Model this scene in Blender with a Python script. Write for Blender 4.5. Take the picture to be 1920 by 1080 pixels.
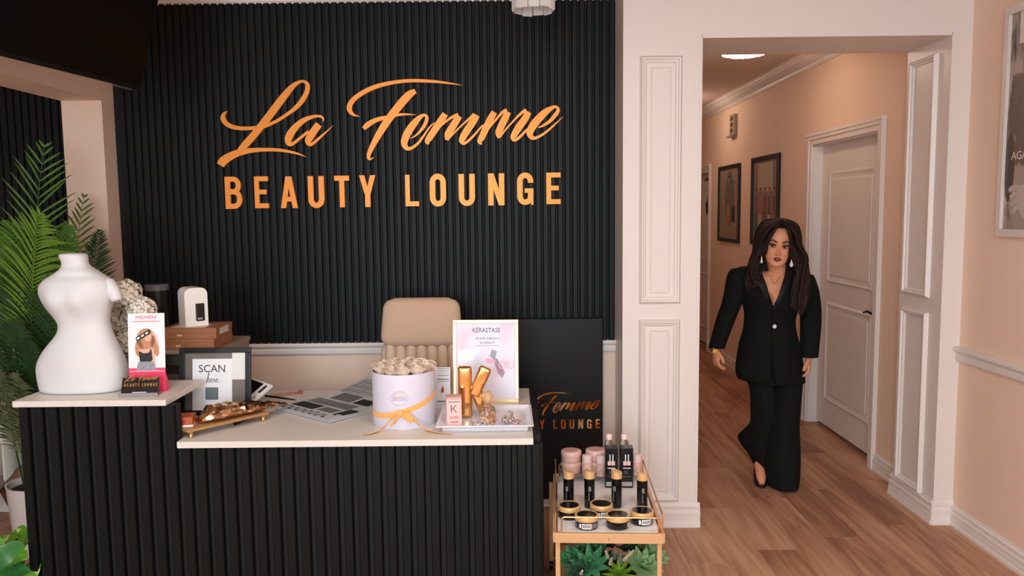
import bpy, bmesh, math, random
from mathutils import Vector, Matrix, Euler, noise
random.seed(7)
PI = math.pi
S = bpy.context.scene
for o in list(bpy.data.objects): bpy.data.objects.remove(o)

# ------------------------------------------------------------------ camera, light, exposure
CAM_H = 1.60
cam_d = bpy.data.cameras.new('camera'); cam_d.sensor_width = 36; cam_d.lens = 36*1484/1920; cam_d.clip_start = .05
cam = bpy.data.objects.new('camera', cam_d); S.collection.objects.link(cam)
cam.matrix_world = Matrix.Translation((0, 0, CAM_H)) @ Matrix.Rotation(math.radians(.14), 4, 'Z') @ Matrix.Rotation(math.radians(90-5.5), 4, 'X') @ Matrix.Rotation(math.radians(-.63), 4, 'Z')
S.camera = cam
S.view_settings.view_transform = 'Standard'; S.view_settings.look = 'None'
S.view_settings.gamma = 1; S.view_settings.use_curve_mapping = False
S.view_settings.exposure = 0.57
w = bpy.data.worlds.new('sky'); S.world = w; w.use_nodes = True
w.node_tree.nodes['Background'].inputs[0].default_value = (.75, .86, 1, 1)
w.node_tree.nodes['Background'].inputs[1].default_value = .6
def area(name, loc, target, sx, sy, power, col):
    l = bpy.data.lights.new(name, 'AREA'); l.shape = 'RECTANGLE'; l.size = sx; l.size_y = sy; l.energy = power; l.color = col
    o = bpy.data.objects.new(name, l); S.collection.objects.link(o); o.location = loc
    o.rotation_euler = (Vector(target)-Vector(loc)).to_track_quat('-Z', 'Y').to_euler(); return o
# daylight through the shop front behind the camera
area('shop_window_daylight', (-.3, -2.62, 1.55), (.1, 4, 1.35), 2.8, 2.3, 68, (.80, 1, 1.11))
area('small_key_light', (-.9, -2.60, 1.75), (.3, 4, 1.6), .8, 1.0, 28, (.80, 1, 1.11))  # added smaller key source for crisper shadows; no glass door is modelled
area('bay_window_daylight', (-3.3, -2.62, 1.5), (-3.0, 4, 1.2), 1.2, 2.2, 14, (.9, 1, 1.05))

# overhead fill lamps added out of view; the ceiling has no panels
for i_, (x_, y_) in enumerate(((-1.1, 1.3), (.7, 1.3), (-.2, -.5))): area('ceiling_fill_light', (x_, y_, 2.75), (x_, y_+.001, 0), .6, .6, 13, (.98, 1, .98))

# ------------------------------------------------------------------ helpers
def tag(o, label=None, cat=None, group=None, kind=None):
    if label: o['label'] = label
    if cat: o['category'] = cat
    if group: o['group'] = group
    if kind: o['kind'] = kind
    return o
def link(o, parent=None):
    S.collection.objects.link(o)
    if parent is not None: o.parent = parent
    return o
def thing(name, label, cat, loc=(0, 0, 0), rz=0, group=None, rot=None):
    o = bpy.data.objects.new(name, None); link(o); o.location = loc; o.rotation_euler = rot or (0, 0, rz); o.empty_display_size = .05
    return tag(o, label, cat, group)
def mesh_obj(name, me, m, parent=None):
    if m and not me.materials: me.materials.append(m)
    o = bpy.data.objects.new(name, me); return link(o, parent)
class MB:
    def __init__(s): s.b = bmesh.new()
    def _v(s, pts): return [s.b.verts.new(p) for p in pts]
    def box(s, x0, x1, y0, y1, z0, z1, bev=0, M=None, seg=2):
        t = bmesh.new()
        v = [t.verts.new((x, y, z)) for x in (x0, x1) for y in (y0, y1) for z in (z0, z1)]
        for f in ((0, 1, 3, 2), (4, 6, 7, 5), (0, 4, 5, 1), (2, 3, 7, 6), (0, 2, 6, 4), (1, 5, 7, 3)): t.faces.new([v[i] for i in f])
        if bev: bmesh.ops.bevel(t, geom=list(t.edges), offset=bev, segments=seg, profile=.6, affect='EDGES')
        return s.merge(t, M)
    def merge(s, t, M=None):
        if M is not None: bmesh.ops.transform(t, matrix=M, verts=t.verts)
        me = bpy.data.meshes.new('t'); t.to_mesh(me); t.free(); s.b.from_mesh(me); bpy.data.meshes.remove(me); return s
    def loft(s, rings, caps=True, closed=True):
        rs = [s._v(r) for r in rings]; n = len(rings[0])
        for a, b in zip(rs, rs[1:]):
            for i in range(n if closed else n-1):
                j = (i+1) % n
                s.b.faces.new((a[i], a[j], b[j], b[i]))
        if caps and closed:
            s.b.faces.new(rs[0][::-1]); s.b.faces.new(rs[-1])
        return s
    def lathe(s, prof, c=(0, 0, 0), n=24, M=None, caps=True):
        t = MB(); t.loft([[(c[0]+r*math.cos(2*PI*i/n), c[1]+r*math.sin(2*PI*i/n), c[2]+z) for i in range(n)] for r, z in prof], caps)
        return s.merge(t.b, M)
    def tube(s, pts, r, n=8, caps=True):
        pts = [Vector(p) for p in pts]; N = len(pts); rr = r if isinstance(r, (list, tuple)) else [r]*N
        rings = []; up = None
        for i, p in enumerate(pts):
            d = (pts[min(i+1, N-1)]-pts[max(i-1, 0)]).normalized()
            if up is None: up = d.orthogonal().normalized()
            up = (up-d*up.dot(d)).normalized(); sd = d.cross(up)
            rings.append([p+(up*math.cos(2*PI*k/n)+sd*math.sin(2*PI*k/n))*rr[i] for k in range(n)])
        return s.loft(rings, caps)
    def prism(s, poly, axis, a, b):      # poly: list of 2D; axis 'y': (x,z) extruded a..b ; 'x': (y,z); 'z': (x,y)
        f = {'y': lambda p, t: (p[0], t, p[1]), 'x': lambda p, t: (t, p[0], p[1]), 'z': lambda p, t: (p[0], p[1], t)}[axis]
        return s.loft([[f(p, a) for p in poly], [f(p, b) for p in poly]])
    def quad(s, pts): s.b.faces.new(s._v(pts)); return s
    def build(s, name, m, parent=None, smooth=False, ang=35, fix=True):
        if fix: bmesh.ops.recalc_face_normals(s.b, faces=s.b.faces)
        me = bpy.data.meshes.new(name); s.b.to_mesh(me); s.b.free()
        if smooth:
            me.shade_smooth()
            try: me.set_sharp_from_angle(angle=math.radians(ang))
            except Exception: pass
        return mesh_obj(name, me, m, parent)
def T(x, y, z): return Matrix.Translation((x, y, z))
def copy_tree(o, parent=None, **kw):
    c = o.copy(); link(c, parent)
    for ch in list(o.children): copy_tree(ch, c)
    for k, v in kw.items():
        if k == 'loc': c.location = v
        elif k == 'rz': c.rotation_euler = (0, 0, v)
        else: c[k] = v
    return c
def srgb(r, g, b):
    f = lambda c: (c/255/12.92) if c/255 <= .04045 else ((c/255+.055)/1.055)**2.4
    return (f(r), f(g), f(b), 1)
def mat(name, col, rough=.6, metal=0, bump=0, scale=60, var=0, emit=None, es=0, trans=0, ior=1.45, coat=0, stretch=(1, 1, 1), sheen=0, spec=None, alpha=1, sss=0):
    m = bpy.data.materials.new(name); m.use_nodes = True; nt = m.node_tree; b = nt.nodes['Principled BSDF']
    c = srgb(*col); b.inputs['Base Color'].default_value = c; b.inputs['Roughness'].default_value = rough; b.inputs['Metallic'].default_value = metal
    b.inputs['IOR'].default_value = ior; b.inputs['Transmission Weight'].default_value = trans; b.inputs['Coat Weight'].default_value = coat
    if sheen: b.inputs['Sheen Weight'].default_value = sheen
    if spec is not None: b.inputs['Specular IOR Level'].default_value = spec
    if sss: b.inputs['Subsurface Weight'].default_value = sss; b.inputs['Subsurface Radius'].default_value = (.01, .004, .002)
    if emit: b.inputs['Emission Color'].default_value = srgb(*emit); b.inputs['Emission Strength'].default_value = es
    if bump or var:
        tc = nt.nodes.new('ShaderNodeTexCoord'); mp = nt.nodes.new('ShaderNodeMapping'); mp.inputs['Scale'].default_value = stretch
        nt.links.new(tc.outputs['Object'], mp.inputs[0])
        n = nt.nodes.new('ShaderNodeTexNoise'); n.inputs['Scale'].default_value = scale; n.inputs['Detail'].default_value = 5
        nt.links.new(mp.outputs[0], n.inputs['Vector'])
        if bump:
            bp = nt.nodes.new('ShaderNodeBump'); bp.inputs['Strength'].default_value = bump; bp.inputs['Distance'].default_value = .002
            nt.links.new(n.outputs[0], bp.inputs['Height']); nt.links.new(bp.outputs[0], b.inputs['Normal'])
        if var:
            mx = nt.nodes.new('ShaderNodeMix'); mx.data_type = 'RGBA'
            mx.inputs[6].default_value = tuple(x*(1-var) for x in c[:3])+(1,); mx.inputs[7].default_value = tuple(min(1, x*(1+var)) for x in c[:3])+(1,)
            nt.links.new(n.outputs[0], mx.inputs[0]); nt.links.new(mx.outputs[2], b.inputs['Base Color'])
    return m
M_wall = mat('beige_wall_paint', (243, 211, 190), .75, bump=.15, scale=250, var=.015)
M_white = mat('white_trim_paint', (236, 224, 217), .38, bump=.05, scale=90)
M_ceil = mat('ceiling_paint', (226, 205, 190), .85, bump=.2, scale=200)
M_slat = mat('black_slat_paint', (16, 17, 17), .5, spec=.28, bump=.1, scale=120)
M_slatd = mat('black_desk_slat_paint', (11, 13, 13), .5, spec=.25, bump=.1, scale=120)
M_slatb = mat('black_slat_backing', (12, 12, 13), .7)
M_gold = mat('copper_gold_acrylic', (238, 146, 56), .38, .25)
M_black = mat('black_satin', (16, 15, 17), .35)
# wood floor
M_floor = bpy.data.materials.new('oak_plank'); M_floor.use_nodes = True
def floor_nodes():
    nt = M_floor.node_tree; b = nt.nodes['Principled BSDF']; N = nt.nodes.new; L = nt.links.new
    tc = N('ShaderNodeTexCoord'); oi = N('ShaderNodeObjectInfo'); add = N('ShaderNodeVectorMath'); add.operation = 'ADD'
    cmb = N('ShaderNodeCombineXYZ'); ml = N('ShaderNodeMath'); ml.operation = 'MULTIPLY'; ml.inputs[1].default_value = 37
    L(oi.outputs['Random'], ml.inputs[0]); L(ml.outputs[0], cmb.inputs[0]); L(ml.outputs[0], cmb.inputs[1])
    L(tc.outputs['Object'], add.inputs[0]); L(cmb.outputs[0], add.inputs[1])
    mp = N('ShaderNodeMapping'); mp.inputs['Scale'].default_value = (16, 1.1, 1); L(add.outputs[0], mp.inputs[0])
    n = N('ShaderNodeTexNoise'); n.inputs['Scale'].default_value = 1.6; n.inputs['Detail'].default_value = 8; n.inputs['Distortion'].default_value = .6; L(mp.outputs[0], n.inputs[0])
    mp2 = N('ShaderNodeMapping'); mp2.inputs['Scale'].default_value = (2.4, .55, 1); L(add.outputs[0], mp2.inputs[0])
    n2 = N('ShaderNodeTexNoise'); n2.inputs['Scale'].default_value = 2.2; n2.inputs['Detail'].default_value = 3; L(mp2.outputs[0], n2.inputs[0])
    av = N('ShaderNodeMath'); av.operation = 'ADD'; L(n.outputs[0], av.inputs[0]); L(n2.outputs[0], av.inputs[1])
    rd = N('ShaderNodeMath'); rd.operation = 'MULTIPLY_ADD'; rd.inputs[1].default_value = .26; L(oi.outputs['Random'], rd.inputs[0]); L(av.outputs[0], rd.inputs[2])
    cr = N('ShaderNodeValToRGB'); e = cr.color_ramp.elements
    e[0].position = .66/1; e[0].color = srgb(148, 102, 78)
    e[1].position = 1.0; e[1].color = srgb(202, 158, 128)
    x = cr.color_ramp.elements.new(.82); x.color = srgb(180, 132, 103)
    hv = N('ShaderNodeMath'); hv.operation = 'MULTIPLY'; hv.inputs[1].default_value = .72; L(rd.outputs[0], hv.inputs[0]); L(hv.outputs[0], cr.inputs[0])
    L(cr.outputs[0], b.inputs['Base Color']); b.inputs['Roughness'].default_value = .5; b.inputs['Specular IOR Level'].default_value = .35
    bp = N('ShaderNodeBump'); bp.inputs['Strength'].default_value = .12; bp.inputs['Distance'].default_value = .002; L(n.outputs[0], bp.inputs['Height']); L(bp.outputs[0], b.inputs['Normal'])
floor_nodes()

# ------------------------------------------------------------------ the room shell
BY = 4.20           # back wall plane
CY = 3.89           # front plane of the portal
CB = 4.32           # back plane of the portal
CEIL = 2.76
XR = 2.21           # right wall of the room
XC = 2.20           # right wall of the corridor
def struct(o): o['kind'] = 'structure'; return o
fl = struct(MB().box(-4.35, 2.6, -2.55, 11.1, -.1, -.004).build('floor', M_floor))
pl = {}
def plank(x, y, ln):
    k = round(ln, 2)
    if k not in pl:
        o = MB().box(-.0896, .0896, 0, ln-.0008, -.004, 0, .0006, seg=1).build('plank', M_floor, fl); pl[k] = o.data
    else: o = mesh_obj('plank', pl[k], None, fl)
    o.location = (x, y, 0)
for i in range(31):
    x = 2.13-i*.18
    y = 1.55+(i*.53) % 1.2-.6; end = 10.9 if x > .9 else 4.2
    while y < end:
        ln = 1.2
        if y+ln > end+.01: ln = max(.15, end-y)
        plank(x, y, ln); y += 1.2
struct(MB().box(-4.35, 2.35, -2.6, BY+.02, CEIL, CEIL+.1).build('ceiling', M_ceil))
struct(MB().box(.75, 2.35, CB, 11.1, 2.72, 2.85).build('ceiling_corridor', M_ceil))
wb = struct(MB().box(-4.35, .56, BY, BY+.12, 0, CEIL).build('wall_back', M_wall))
# every slat of the black feature wall is a piece of its own
SP = .0386
def slat_mesh(wd, dp, z0, z1, m, name='slat'):
    a, h = wd/2, dp
    return MB().prism([(-a, 0), (-a*.9, -h*.75), (-a*.68, -h), (a*.68, -h), (a*.9, -h*.75), (a, 0)], 'z', z0, z1).build(name, m, None, True, 20)
bk = MB().box(-2.075, .538, BY-.006, BY, .915, 2.68).build('slat_backing', M_slatb, wb)
bk2 = MB().box(-4.3, -2.28, BY-.006, BY, .915, 2.68).build('slat_backing', M_slatb, wb)
s0 = slat_mesh(.030, .016, .915, 2.68, M_slat)
sm = s0.data; bpy.data.objects.remove(s0)
x = .538-SP/2
while x > -3.9:
    if x > -2.062 or x < -2.295:
        o = mesh_obj('slat', sm, None, wb); o.location = (x, BY-.005, 0)
    x -= SP
def rail_prof(z0, z1, d, y=0):   # chair rail profile (depth outwards = negative)
    h = z1-z0
    return [(0, z0), (-.35*d, z0), (-.55*d, z0+.12*h), (-.6*d, z0+.38*h), (-.38*d, z0+.5*h), (-.45*d, z0+.6*h), (-.95*d, z0+.72*h), (-d, z0+.88*h), (-.9*d, z1), (0, z1)]
def base_prof(h, d):
    return [(0, 0), (-1.25*d, 0), (-1.25*d, h*.14), (-d, h*.2), (-d, h*.40), (-.8*d, h*.42), (-.8*d, h*.46), (-d, h*.48), (-d, h*.62), (-.72*d, h*.66), (-.66*d, h*.76), (-.85*d, h*.80), (-.85*d, h*.86), (-.45*d, h*.9), (-.25*d, h), (0, h)]
def crown_prof(z, h, d):
    return [(0, z-h), (-.14*d, z-h), (-.14*d, z-.9*h), (-.22*d, z-.88*h), (-.24*d, z-.76*h), (-.42*d, z-.66*h), (-.68*d, z-.36*h), (-.72*d, z-.26*h), (-.86*d, z-.24*h), (-.88*d, z-.12*h), (-d, z-.1*h), (-d, z), (0, z)]
def run_x(prof, y, x0, x1, name, sgn=1, m=M_white):   # moulding along x, on a wall facing -y
    return struct(MB().prism([(y+sgn*p[0], p[1]) for p in prof], 'x', x0, x1).build(name, m, None, True, 30))
def run_y(prof, x, y0, y1, name, sgn=1, m=M_white):   # moulding along y, wall facing -x (sgn 1) or +x (sgn -1)
    return struct(MB().prism([(x+sgn*p[0], p[1]) for p in prof], 'y', y0, y1).build(name, m, None, True, 30))
run_x(rail_prof(.848, .912, .032), BY, -2.075, .54, 'trim_1')
run_x(rail_prof(.848, .912, .032), BY, -4.3, -2.28, 'trim_2')
run_x(base_prof(.135, .016), BY, -2.075, .54, 'baseboard_back')
run_x(base_prof(.135, .016), BY, -4.3, -2.28, 'baseboard_bay')
run_x(crown_prof(CEIL, .083, .085), BY, -4.3, .54, 'trim_3')
# left wall: a pier and a lintel above a wide opening into the waiting bay
wl = MB(); wl.box(-2.28, -2.075, 4.07, BY, 0, CEIL); wl.box(-2.28, -2.075, .3, 4.07, 2.183, CEIL); wl.box(-2.28, -2.075, -2.5, .3, 0, CEIL)
struct(wl.build('wall_left', M_wall))
struct(MB().box(-4.45, -4.3, -2.6, BY+.1, 0, CEIL).build('wall_bay', M_wall))
# right wall
struct(MB().box(XR, XR+.12, -2.6, CY, 0, CEIL).build('wall_right', M_wall))
run_y(rail_prof(.838, .912, .035), XR, -2.5, CY, 'trim_5')
run_y(base_prof(.105, .018), XR, -2.5, CY, 'baseboard_right')
# front wall with the shop window behind the camera
wf = MB(); Y0, Y1 = -2.6, -2.5
wf.box(-4.35, -3.9, Y0, Y1, 0, CEIL); wf.box(-2.7, -1.75, Y0, Y1, 0, CEIL); wf.box(1.95, 2.35, Y0, Y1, 0, CEIL)
for a, b in ((-3.9, -2.7), (-1.75, 1.95)): wf.box(a, b, Y0, Y1, 0, .35); wf.box(a, b, Y0, Y1, 2.72, CEIL)
struct(wf.build('wall_front', M_wall))
struct(MB().box(-1.75, 1.95, Y0+.02, Y1-.02, .35, .40).box(-1.75, 1.95, Y0+.02, Y1-.02, 2.67, 2.72).box(.07, .13, Y0+.02, Y1-.02, .4, 2.67).build('window_1', M_white))
# portal: the white panelled column, header and right jamb
PXL, PXR = .54, .915
OXR, OZ = 2.112, 2.42
pw = MB(); pw.box(PXL, PXR, CY, CB, 0, CEIL); pw.box(PXR, OXR, CY, CB, OZ, CEIL); pw.box(OXR, XR+.12, CY, CB, 0, CEIL)
wp = struct(pw.build('wall_portal', M_white))
pm = MB(); e = .004
def panel_frame(x0, x1, z0, z1, wd=.030, dp=.018, name='panel_moulding'):
    prof = [(0, 0), (.12, .55), (.32, 1.0), (.5, .92), (.62, .5), (.8, .42), (1, 0)]
    rings = []
    for t, h in prof:
        i = t*wd; rings.append([(x0+i, -h*dp, z0+i), (x1-i, -h*dp, z0+i), (x1-i, -h*dp, z1-i), (x0+i, -h*dp, z1-i)])
    m = MB(); m.loft(rings, caps=False); return m
def inner_panel(x0, x1, z0, z1):
    m = panel_frame(x0, x1, z0, z1, .036, .021); return m
for z0, z1 in ((1.139, 2.338), (.132, 1.062)):
    o = inner_panel(.616, .822, z0, z1).build('panel_moulding', M_white, wp, True, 25); o.location = (0, CY+.0005, 0)
    o = panel_frame(.668, .770, z0+.052, z1-.052, .012, .005).build('panel_bead', M_white, wp, True, 25); o.location = (0, CY+.0005, 0)
for z0, z1 in ((1.139, 2.36), (.112, 1.066)):
    o = inner_panel(-.135, .135, z0, z1).build('panel_moulding', M_white, wp, True, 25); o.location = (OXR-.0005, 4.135, 0); o.rotation_euler = (0, 0, -PI/2)
bp_ = base_prof(.125, .017)
run_x(bp_, CY, PXL-.012, PXR+.014, 'baseboard_column')
run_x(bp_, CY, OXR-.014, XR, 'baseboard_jamb')
run_y(bp_, OXR, CY-.014, CB+.012, 'baseboard_reveal')
run_y(bp_, PXL, CY-.014, BY, 'baseboard_return')
# a thin bead along the portal's inner edge
struct(MB().box(PXR-.012, PXR+.002, CY-.004, CY+.01, 0, OZ+.012).box(PXR, OXR, CY-.004, CY+.01, OZ-.002, OZ+.012).box(OXR-.002, OXR+.012, CY-.004, CY+.01, 0, OZ+.012).build('trim_6', M_white))
struct(MB().box(PXL-.004, PXL+.008, CY-.003, CY+.02, .12, CEIL).build('trim_7', M_white))
# corridor
cr = MB()
cr.box(XC, XC+.14, CB, 4.80, 0, 2.75); cr.box(XC, XC+.14, 5.86, 8.92, 0, 2.75); cr.box(XC, XC+.14, 9.85, 11.0, 0, 2.75)
cr.box(XC, XC+.14, 4.80, 5.86, 2.06, 2.75); cr.box(XC, XC+.14, 8.92, 9.85, 2.02, 2.75)
struct(cr.build('wall_corridor_right', M_wall))
struct(MB().box(.76, .88, CB, 11, 0, 2.75).build('wall_corridor_left', M_wall))
struct(MB().box(.76, 2.34, 11, 11.12, 0, 2.75).build('wall_corridor_end', M_wall))
run_y(crown_prof(2.72, .10, .11), XC, CB, 11, 'trim_8')
run_y(crown_prof(2.72, .10, .11), .88, CB, 11, 'trim_9', -1)
run_y(base_prof(.11, .016), XC, CB, 4.725, 'baseboard_corridor_near')
run_y(base_prof(.11, .016), XC, 5.935, 8.85, 'baseboard_corridor_middle')
run_y(base_prof(.11, .016), XC, 9.92, 11, 'baseboard_corridor_far')
run_y(base_prof(.11, .016), .88, CB, 11, 'baseboard_corridor_left', -1)
def door(name, y0, y1, zt, panels, handle=True, hk=None):
    d = struct(MB().box(XC+.065, XC+.105, y0+.012, y1-.012, .022, zt-.012).build(name, M_white))
    fr = MB(); cw = .072
    for ya, yb in ((y0-cw, y0), (y1, y1+cw)):
        fr.box(XC-.016, XC+.001, ya, yb, 0, zt+cw); fr.box(XC-.024, XC-.014, ya+.004 if ya < y0 else ya+.035, ya+.035 if ya < y0 else yb-.004, 0, zt+cw-.004)
    fr.box(XC-.016, XC+.001, y0, y1, zt, zt+cw); fr.box(XC-.0255, XC-.014, y0-cw+.003, y1+cw-.003, zt+.036, zt+cw-.005); fr.box(XC-.032, XC, y0-cw-.006, y1+cw+.006, zt+cw-.012, zt+cw+.008)
    fr.build('casing', M_white, d)
    jb = MB(); jb.box(XC, XC+.14, y0, y0+.012, 0, zt).box(XC, XC+.14, y1-.012, y1, 0, zt).box(XC, XC+.14, y0, y1, zt-.012, zt); jb.box(XC+.11, XC+.14, y0, y1, 0, zt)
    jb.build('jamb', M_white, d)
    yc = (y0+y1)/2
    for (a, b, z0, z1) in panels:
        o = panel_frame(-(b-yc), -(a-yc), z0, z1, .04, .012).build('panel_moulding', M_white, d, True, 25); o.location = (XC+.066, yc, 0); o.rotation_euler = (0, 0, -PI/2)
        o = MB().box(-(b-yc)+.055, -(a-yc)-.055, -.006, .002, z0+.055, z1-.055, .005).build('panel_field', M_white, d); o.location = (XC+.066, yc, 0); o.rotation_euler = (0, 0, -PI/2)
    return d
d1 = door('door_1', 4.80, 5.86, 2.06, ((4.97, 5.70, 1.07, 1.86), (4.97, 5.70, .21, .93)))
M_iron = mat('dark_bronze', (40, 32, 28), .35, .8)
h = MB(); h.lathe([(.026, 0), (.026, .006), (.012, .01), (.010, .045)], n=16, M=T(XC+.066, 4.885, .945) @ Matrix.Rotation(-PI/2, 4, 'Y'))
h.tube([(XC+.022, 4.885, .945), (XC+.018, 4.90, .948), (XC+.018, 4.94, .953), (XC+.02, 4.98, .942), (XC+.022, 5.0, .938)], [.009, .009, .008, .007, .006])
h.build('lever_handle', M_iron, d1, True)
d2 = door('door_2', 8.92, 9.85, 2.02, ((9.04, 9.73, 1.0, 1.85), (9.04, 9.73, .2, .86)))

# ------------------------------------------------------------------ a pixel of the photograph on a plane of the room, as a point
CMI = cam.matrix_world.to_3x3()
def ray(px, py): return CMI @ Vector(((px-960)/1484, -(py-540)/1484, -1))
def at(px, py, Y): d = ray(px, py); return Vector((0, 0, CAM_H))+d*(Y/d.y)
def onx(px, py, X): d = ray(px, py); return Vector((0, 0, CAM_H))+d*(X/d.x)
def onz(px, py, Z): d = ray(px, py); return Vector((0, 0, CAM_H))+d*((Z-CAM_H)/d.z)
def cat(pts, sub=6):     # Catmull-Rom through points of any dimension
    P = [pts[0]]+list(pts)+[pts[-1]]; out = []
    for i in range(1, len(P)-2):
        for k in range(sub):
            t = k/sub; a, b, c, d = P[i-1], P[i], P[i+1], P[i+2]
            out.append(tuple(.5*((2*b[j])+(-a[j]+c[j])*t+(2*a[j]-5*b[j]+4*c[j]-d[j])*t*t+(-a[j]+3*b[j]-3*c[j]+d[j])*t**3) for j in range(len(b))))
    out.append(tuple(pts[-1])); return out
RB = [0]
def ribbon(m, pts, th, sub=6, smooth=True, y0=0):
    RB[0] = (RB[0]+1) % 7; th = th*(1+.012*RB[0])   # flat stroke in the xz plane, front at y0-th
    P = cat(pts, sub) if smooth else pts; n = len(P); L, Rr = [], []
    for i, (x, z, wd) in enumerate(P):
        a, b = P[max(i-1, 0)], P[min(i+1, n-1)]; dx, dz = b[0]-a[0], b[1]-a[1]; l = math.hypot(dx, dz) or 1
        nx, nz = -dz/l, dx/l; L.append((x+nx*wd/2, z+nz*wd/2)); Rr.append((x-nx*wd/2, z-nz*wd/2))
    rings = [[(l[0], y0, l[1]), (l[0], y0-th*(1+.09*i/n), l[1]), (r[0], y0-th*(1+.09*i/n), r[1]), (r[0], y0, r[1])] for i, (l, r) in enumerate(zip(L, Rr))]
    m.loft(rings); return m
def text_mesh(s, size, th=0.0, align='CENTER', sx=1, off=0):
    cu = bpy.data.curves.new('t', 'FONT'); cu.body = s; cu.size = size; cu.extrude = th; cu.align_x = align; cu.offset = off; cu.resolution_u = 3
    o = bpy.data.objects.new('t', cu); me = bpy.data.meshes.new_from_object(o); bpy.data.objects.remove(o); bpy.data.curves.remove(cu)
    me.transform(Matrix.Diagonal((sx, 1, 1, 1)) @ Matrix.Rotation(PI/2, 4, 'X')); return me    # now in the xz plane, facing -y
def text(s, size, m, parent, loc, name='lettering', th=.0002, rz=0, sx=1, off=0, align='CENTER', rot=None):
    o = mesh_obj(name, text_mesh(s, size, th, align, sx, off), m, parent); o.location = loc; o.rotation_euler = rot or (0, 0, rz); return o

# ------------------------------------------------------------------ the gold wall sign
SIGN = {}
A = lambda pts, ox, oy=140, k=6: [(ox+x/k, oy+y/k, w_/k) for x, y, w_ in pts]
SIGN['La'] = [A(p, 400) for p in (
 [(166,414,4),(128,448,36),(120,495,56),(150,548,54),(220,588,48),(320,607,42),(420,606,40),(500,598,38),(580,585,38),(640,562,36),(730,520,34),(830,455,36),(930,380,44),(1010,290,54),(1058,200,52),(1068,130,48),(1045,90,36),(1000,80,28),(930,112,46),(860,180,66),(790,265,78),(710,370,82),(620,490,82),(540,590,80),(450,700,78),(360,800,76),(310,862,70)],
 [(90,1022,84),(118,978,94),(180,932,88),(280,886,74),(400,860,56),(520,848,44),(640,846,38),(760,852,34),(880,872,28),(980,898,18),(1052,928,3)],
 [(1240,534,6),(1243,500,20),(1215,474,26),(1150,472,32),(1060,500,48),(980,550,62),(910,620,76),(865,690,82),(850,745,74),(868,785,48),(910,775,34),(980,720,30),(1080,640,28)],
 [(1196,562,74),(1150,620,80),(1105,690,80),(1075,745,72),(1090,785,46),(1130,775,34),(1200,715,26),(1280,645,16),(1352,575,2)])]
SIGN['F'] = [A(p, 640) for p in (
 [(215,472,2),(160,462,20),(115,430,44),(95,380,56),(115,320,56),(170,260,52),(260,200,50),(370,148,48),(500,110,42),(640,85,38),(780,73,36),(940,76,34),(1080,85,28),(1220,102,18),(1360,124,3)],
 [(838,188,50),(770,228,80),(690,312,88),(610,410,86),(540,500,82),(460,620,78),(390,740,66),(335,850,52),(312,915,42),(322,952,28),(350,945,12),(375,930,2)],
 [(256,612,44),(296,572,58),(370,525,52),(450,497,44),(540,480,38),(640,456,30),(740,450,20),(845,456,3)])]
e_ = [(780,718,6),(830,695,16),(890,640,28),(940,570,38),(965,500,38),(955,464,30),(912,466,38),(850,520,66),(780,610,82),(730,700,82),(712,780,70),(745,832,46),(800,825,32),(870,770,28),(930,690,22),(1000,590,16),(1050,545,10)]
m1 = [(1172,444,66),(1130,510,76),(1070,600,76),(1010,690,72),(972,752,60),(985,786,20)]
m2 = [(1000,705,16),(1080,620,20),(1180,530,22),(1260,475,30),(1318,458,46)]
m3 = [(1328,468,66),(1290,530,78),(1240,610,78),(1200,680,74),(1190,738,36)]
m4 = [(1195,742,20),(1260,670,18),(1350,580,18),(1440,500,24),(1500,452,44)]
m5 = [(1526,458,66),(1490,520,78),(1430,610,80),(1380,690,76),(1358,745,64),(1380,775,36),(1420,755,28),(1490,690,24),(1550,620,20),(1600,570,20)]
k1 = [(522,424,66),(480,500,76),(430,600,76),(385,700,70),(358,755,54),(384,788,8)]
k2 = [(400,700,16),(460,610,18),(540,510,22),(610,430,30),(662,402,42)]
k3 = [(676,422,66),(645,490,78),(600,580,78),(570,660,72),(575,718,26)]
k4 = [(580,712,20),(650,620,18),(740,520,20),(820,440,30),(880,402,42)]
k5 = [(906,422,66),(865,500,78),(800,590,80),(750,670,72),(733,715,58),(755,738,34),(800,710,30),(870,640,26),(924,590,22)]
k6 = [(1010,600,8),(1070,575,26),(1140,530,36),(1200,465,44),(1238,402,38),(1212,366,28),(1160,382,46),(1090,430,74),(1010,510,86),(948,590,86),(920,660,74),(945,712,46),(1000,710,30),(1080,665,26),(1160,600,22),(1230,535,14),(1295,475,2)]
SIGN['emme'] = [A(p, 640) for p in (e_, m1, m2, m3, m4, m5)]+[A(p, 840) for p in (k1, k2, k3, k4, k5, k6)]
SY = BY-.021
SO = at(735, 400, SY)          # sign origin on the wall (below its middle)
def s2w(x, y): p = at(x, y, SY); return p.x-SO.x, p.z-SO.z
def script(m, key, k, th):
    for st in SIGN[key]:
        q = []
        for x, y, wd in st:
            X, Z = s2w(x, y); q.append((X*k, Z*k, max(wd*SY/1484*k, .0003)))
        ribbon(m, q, th)
    return m
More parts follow.
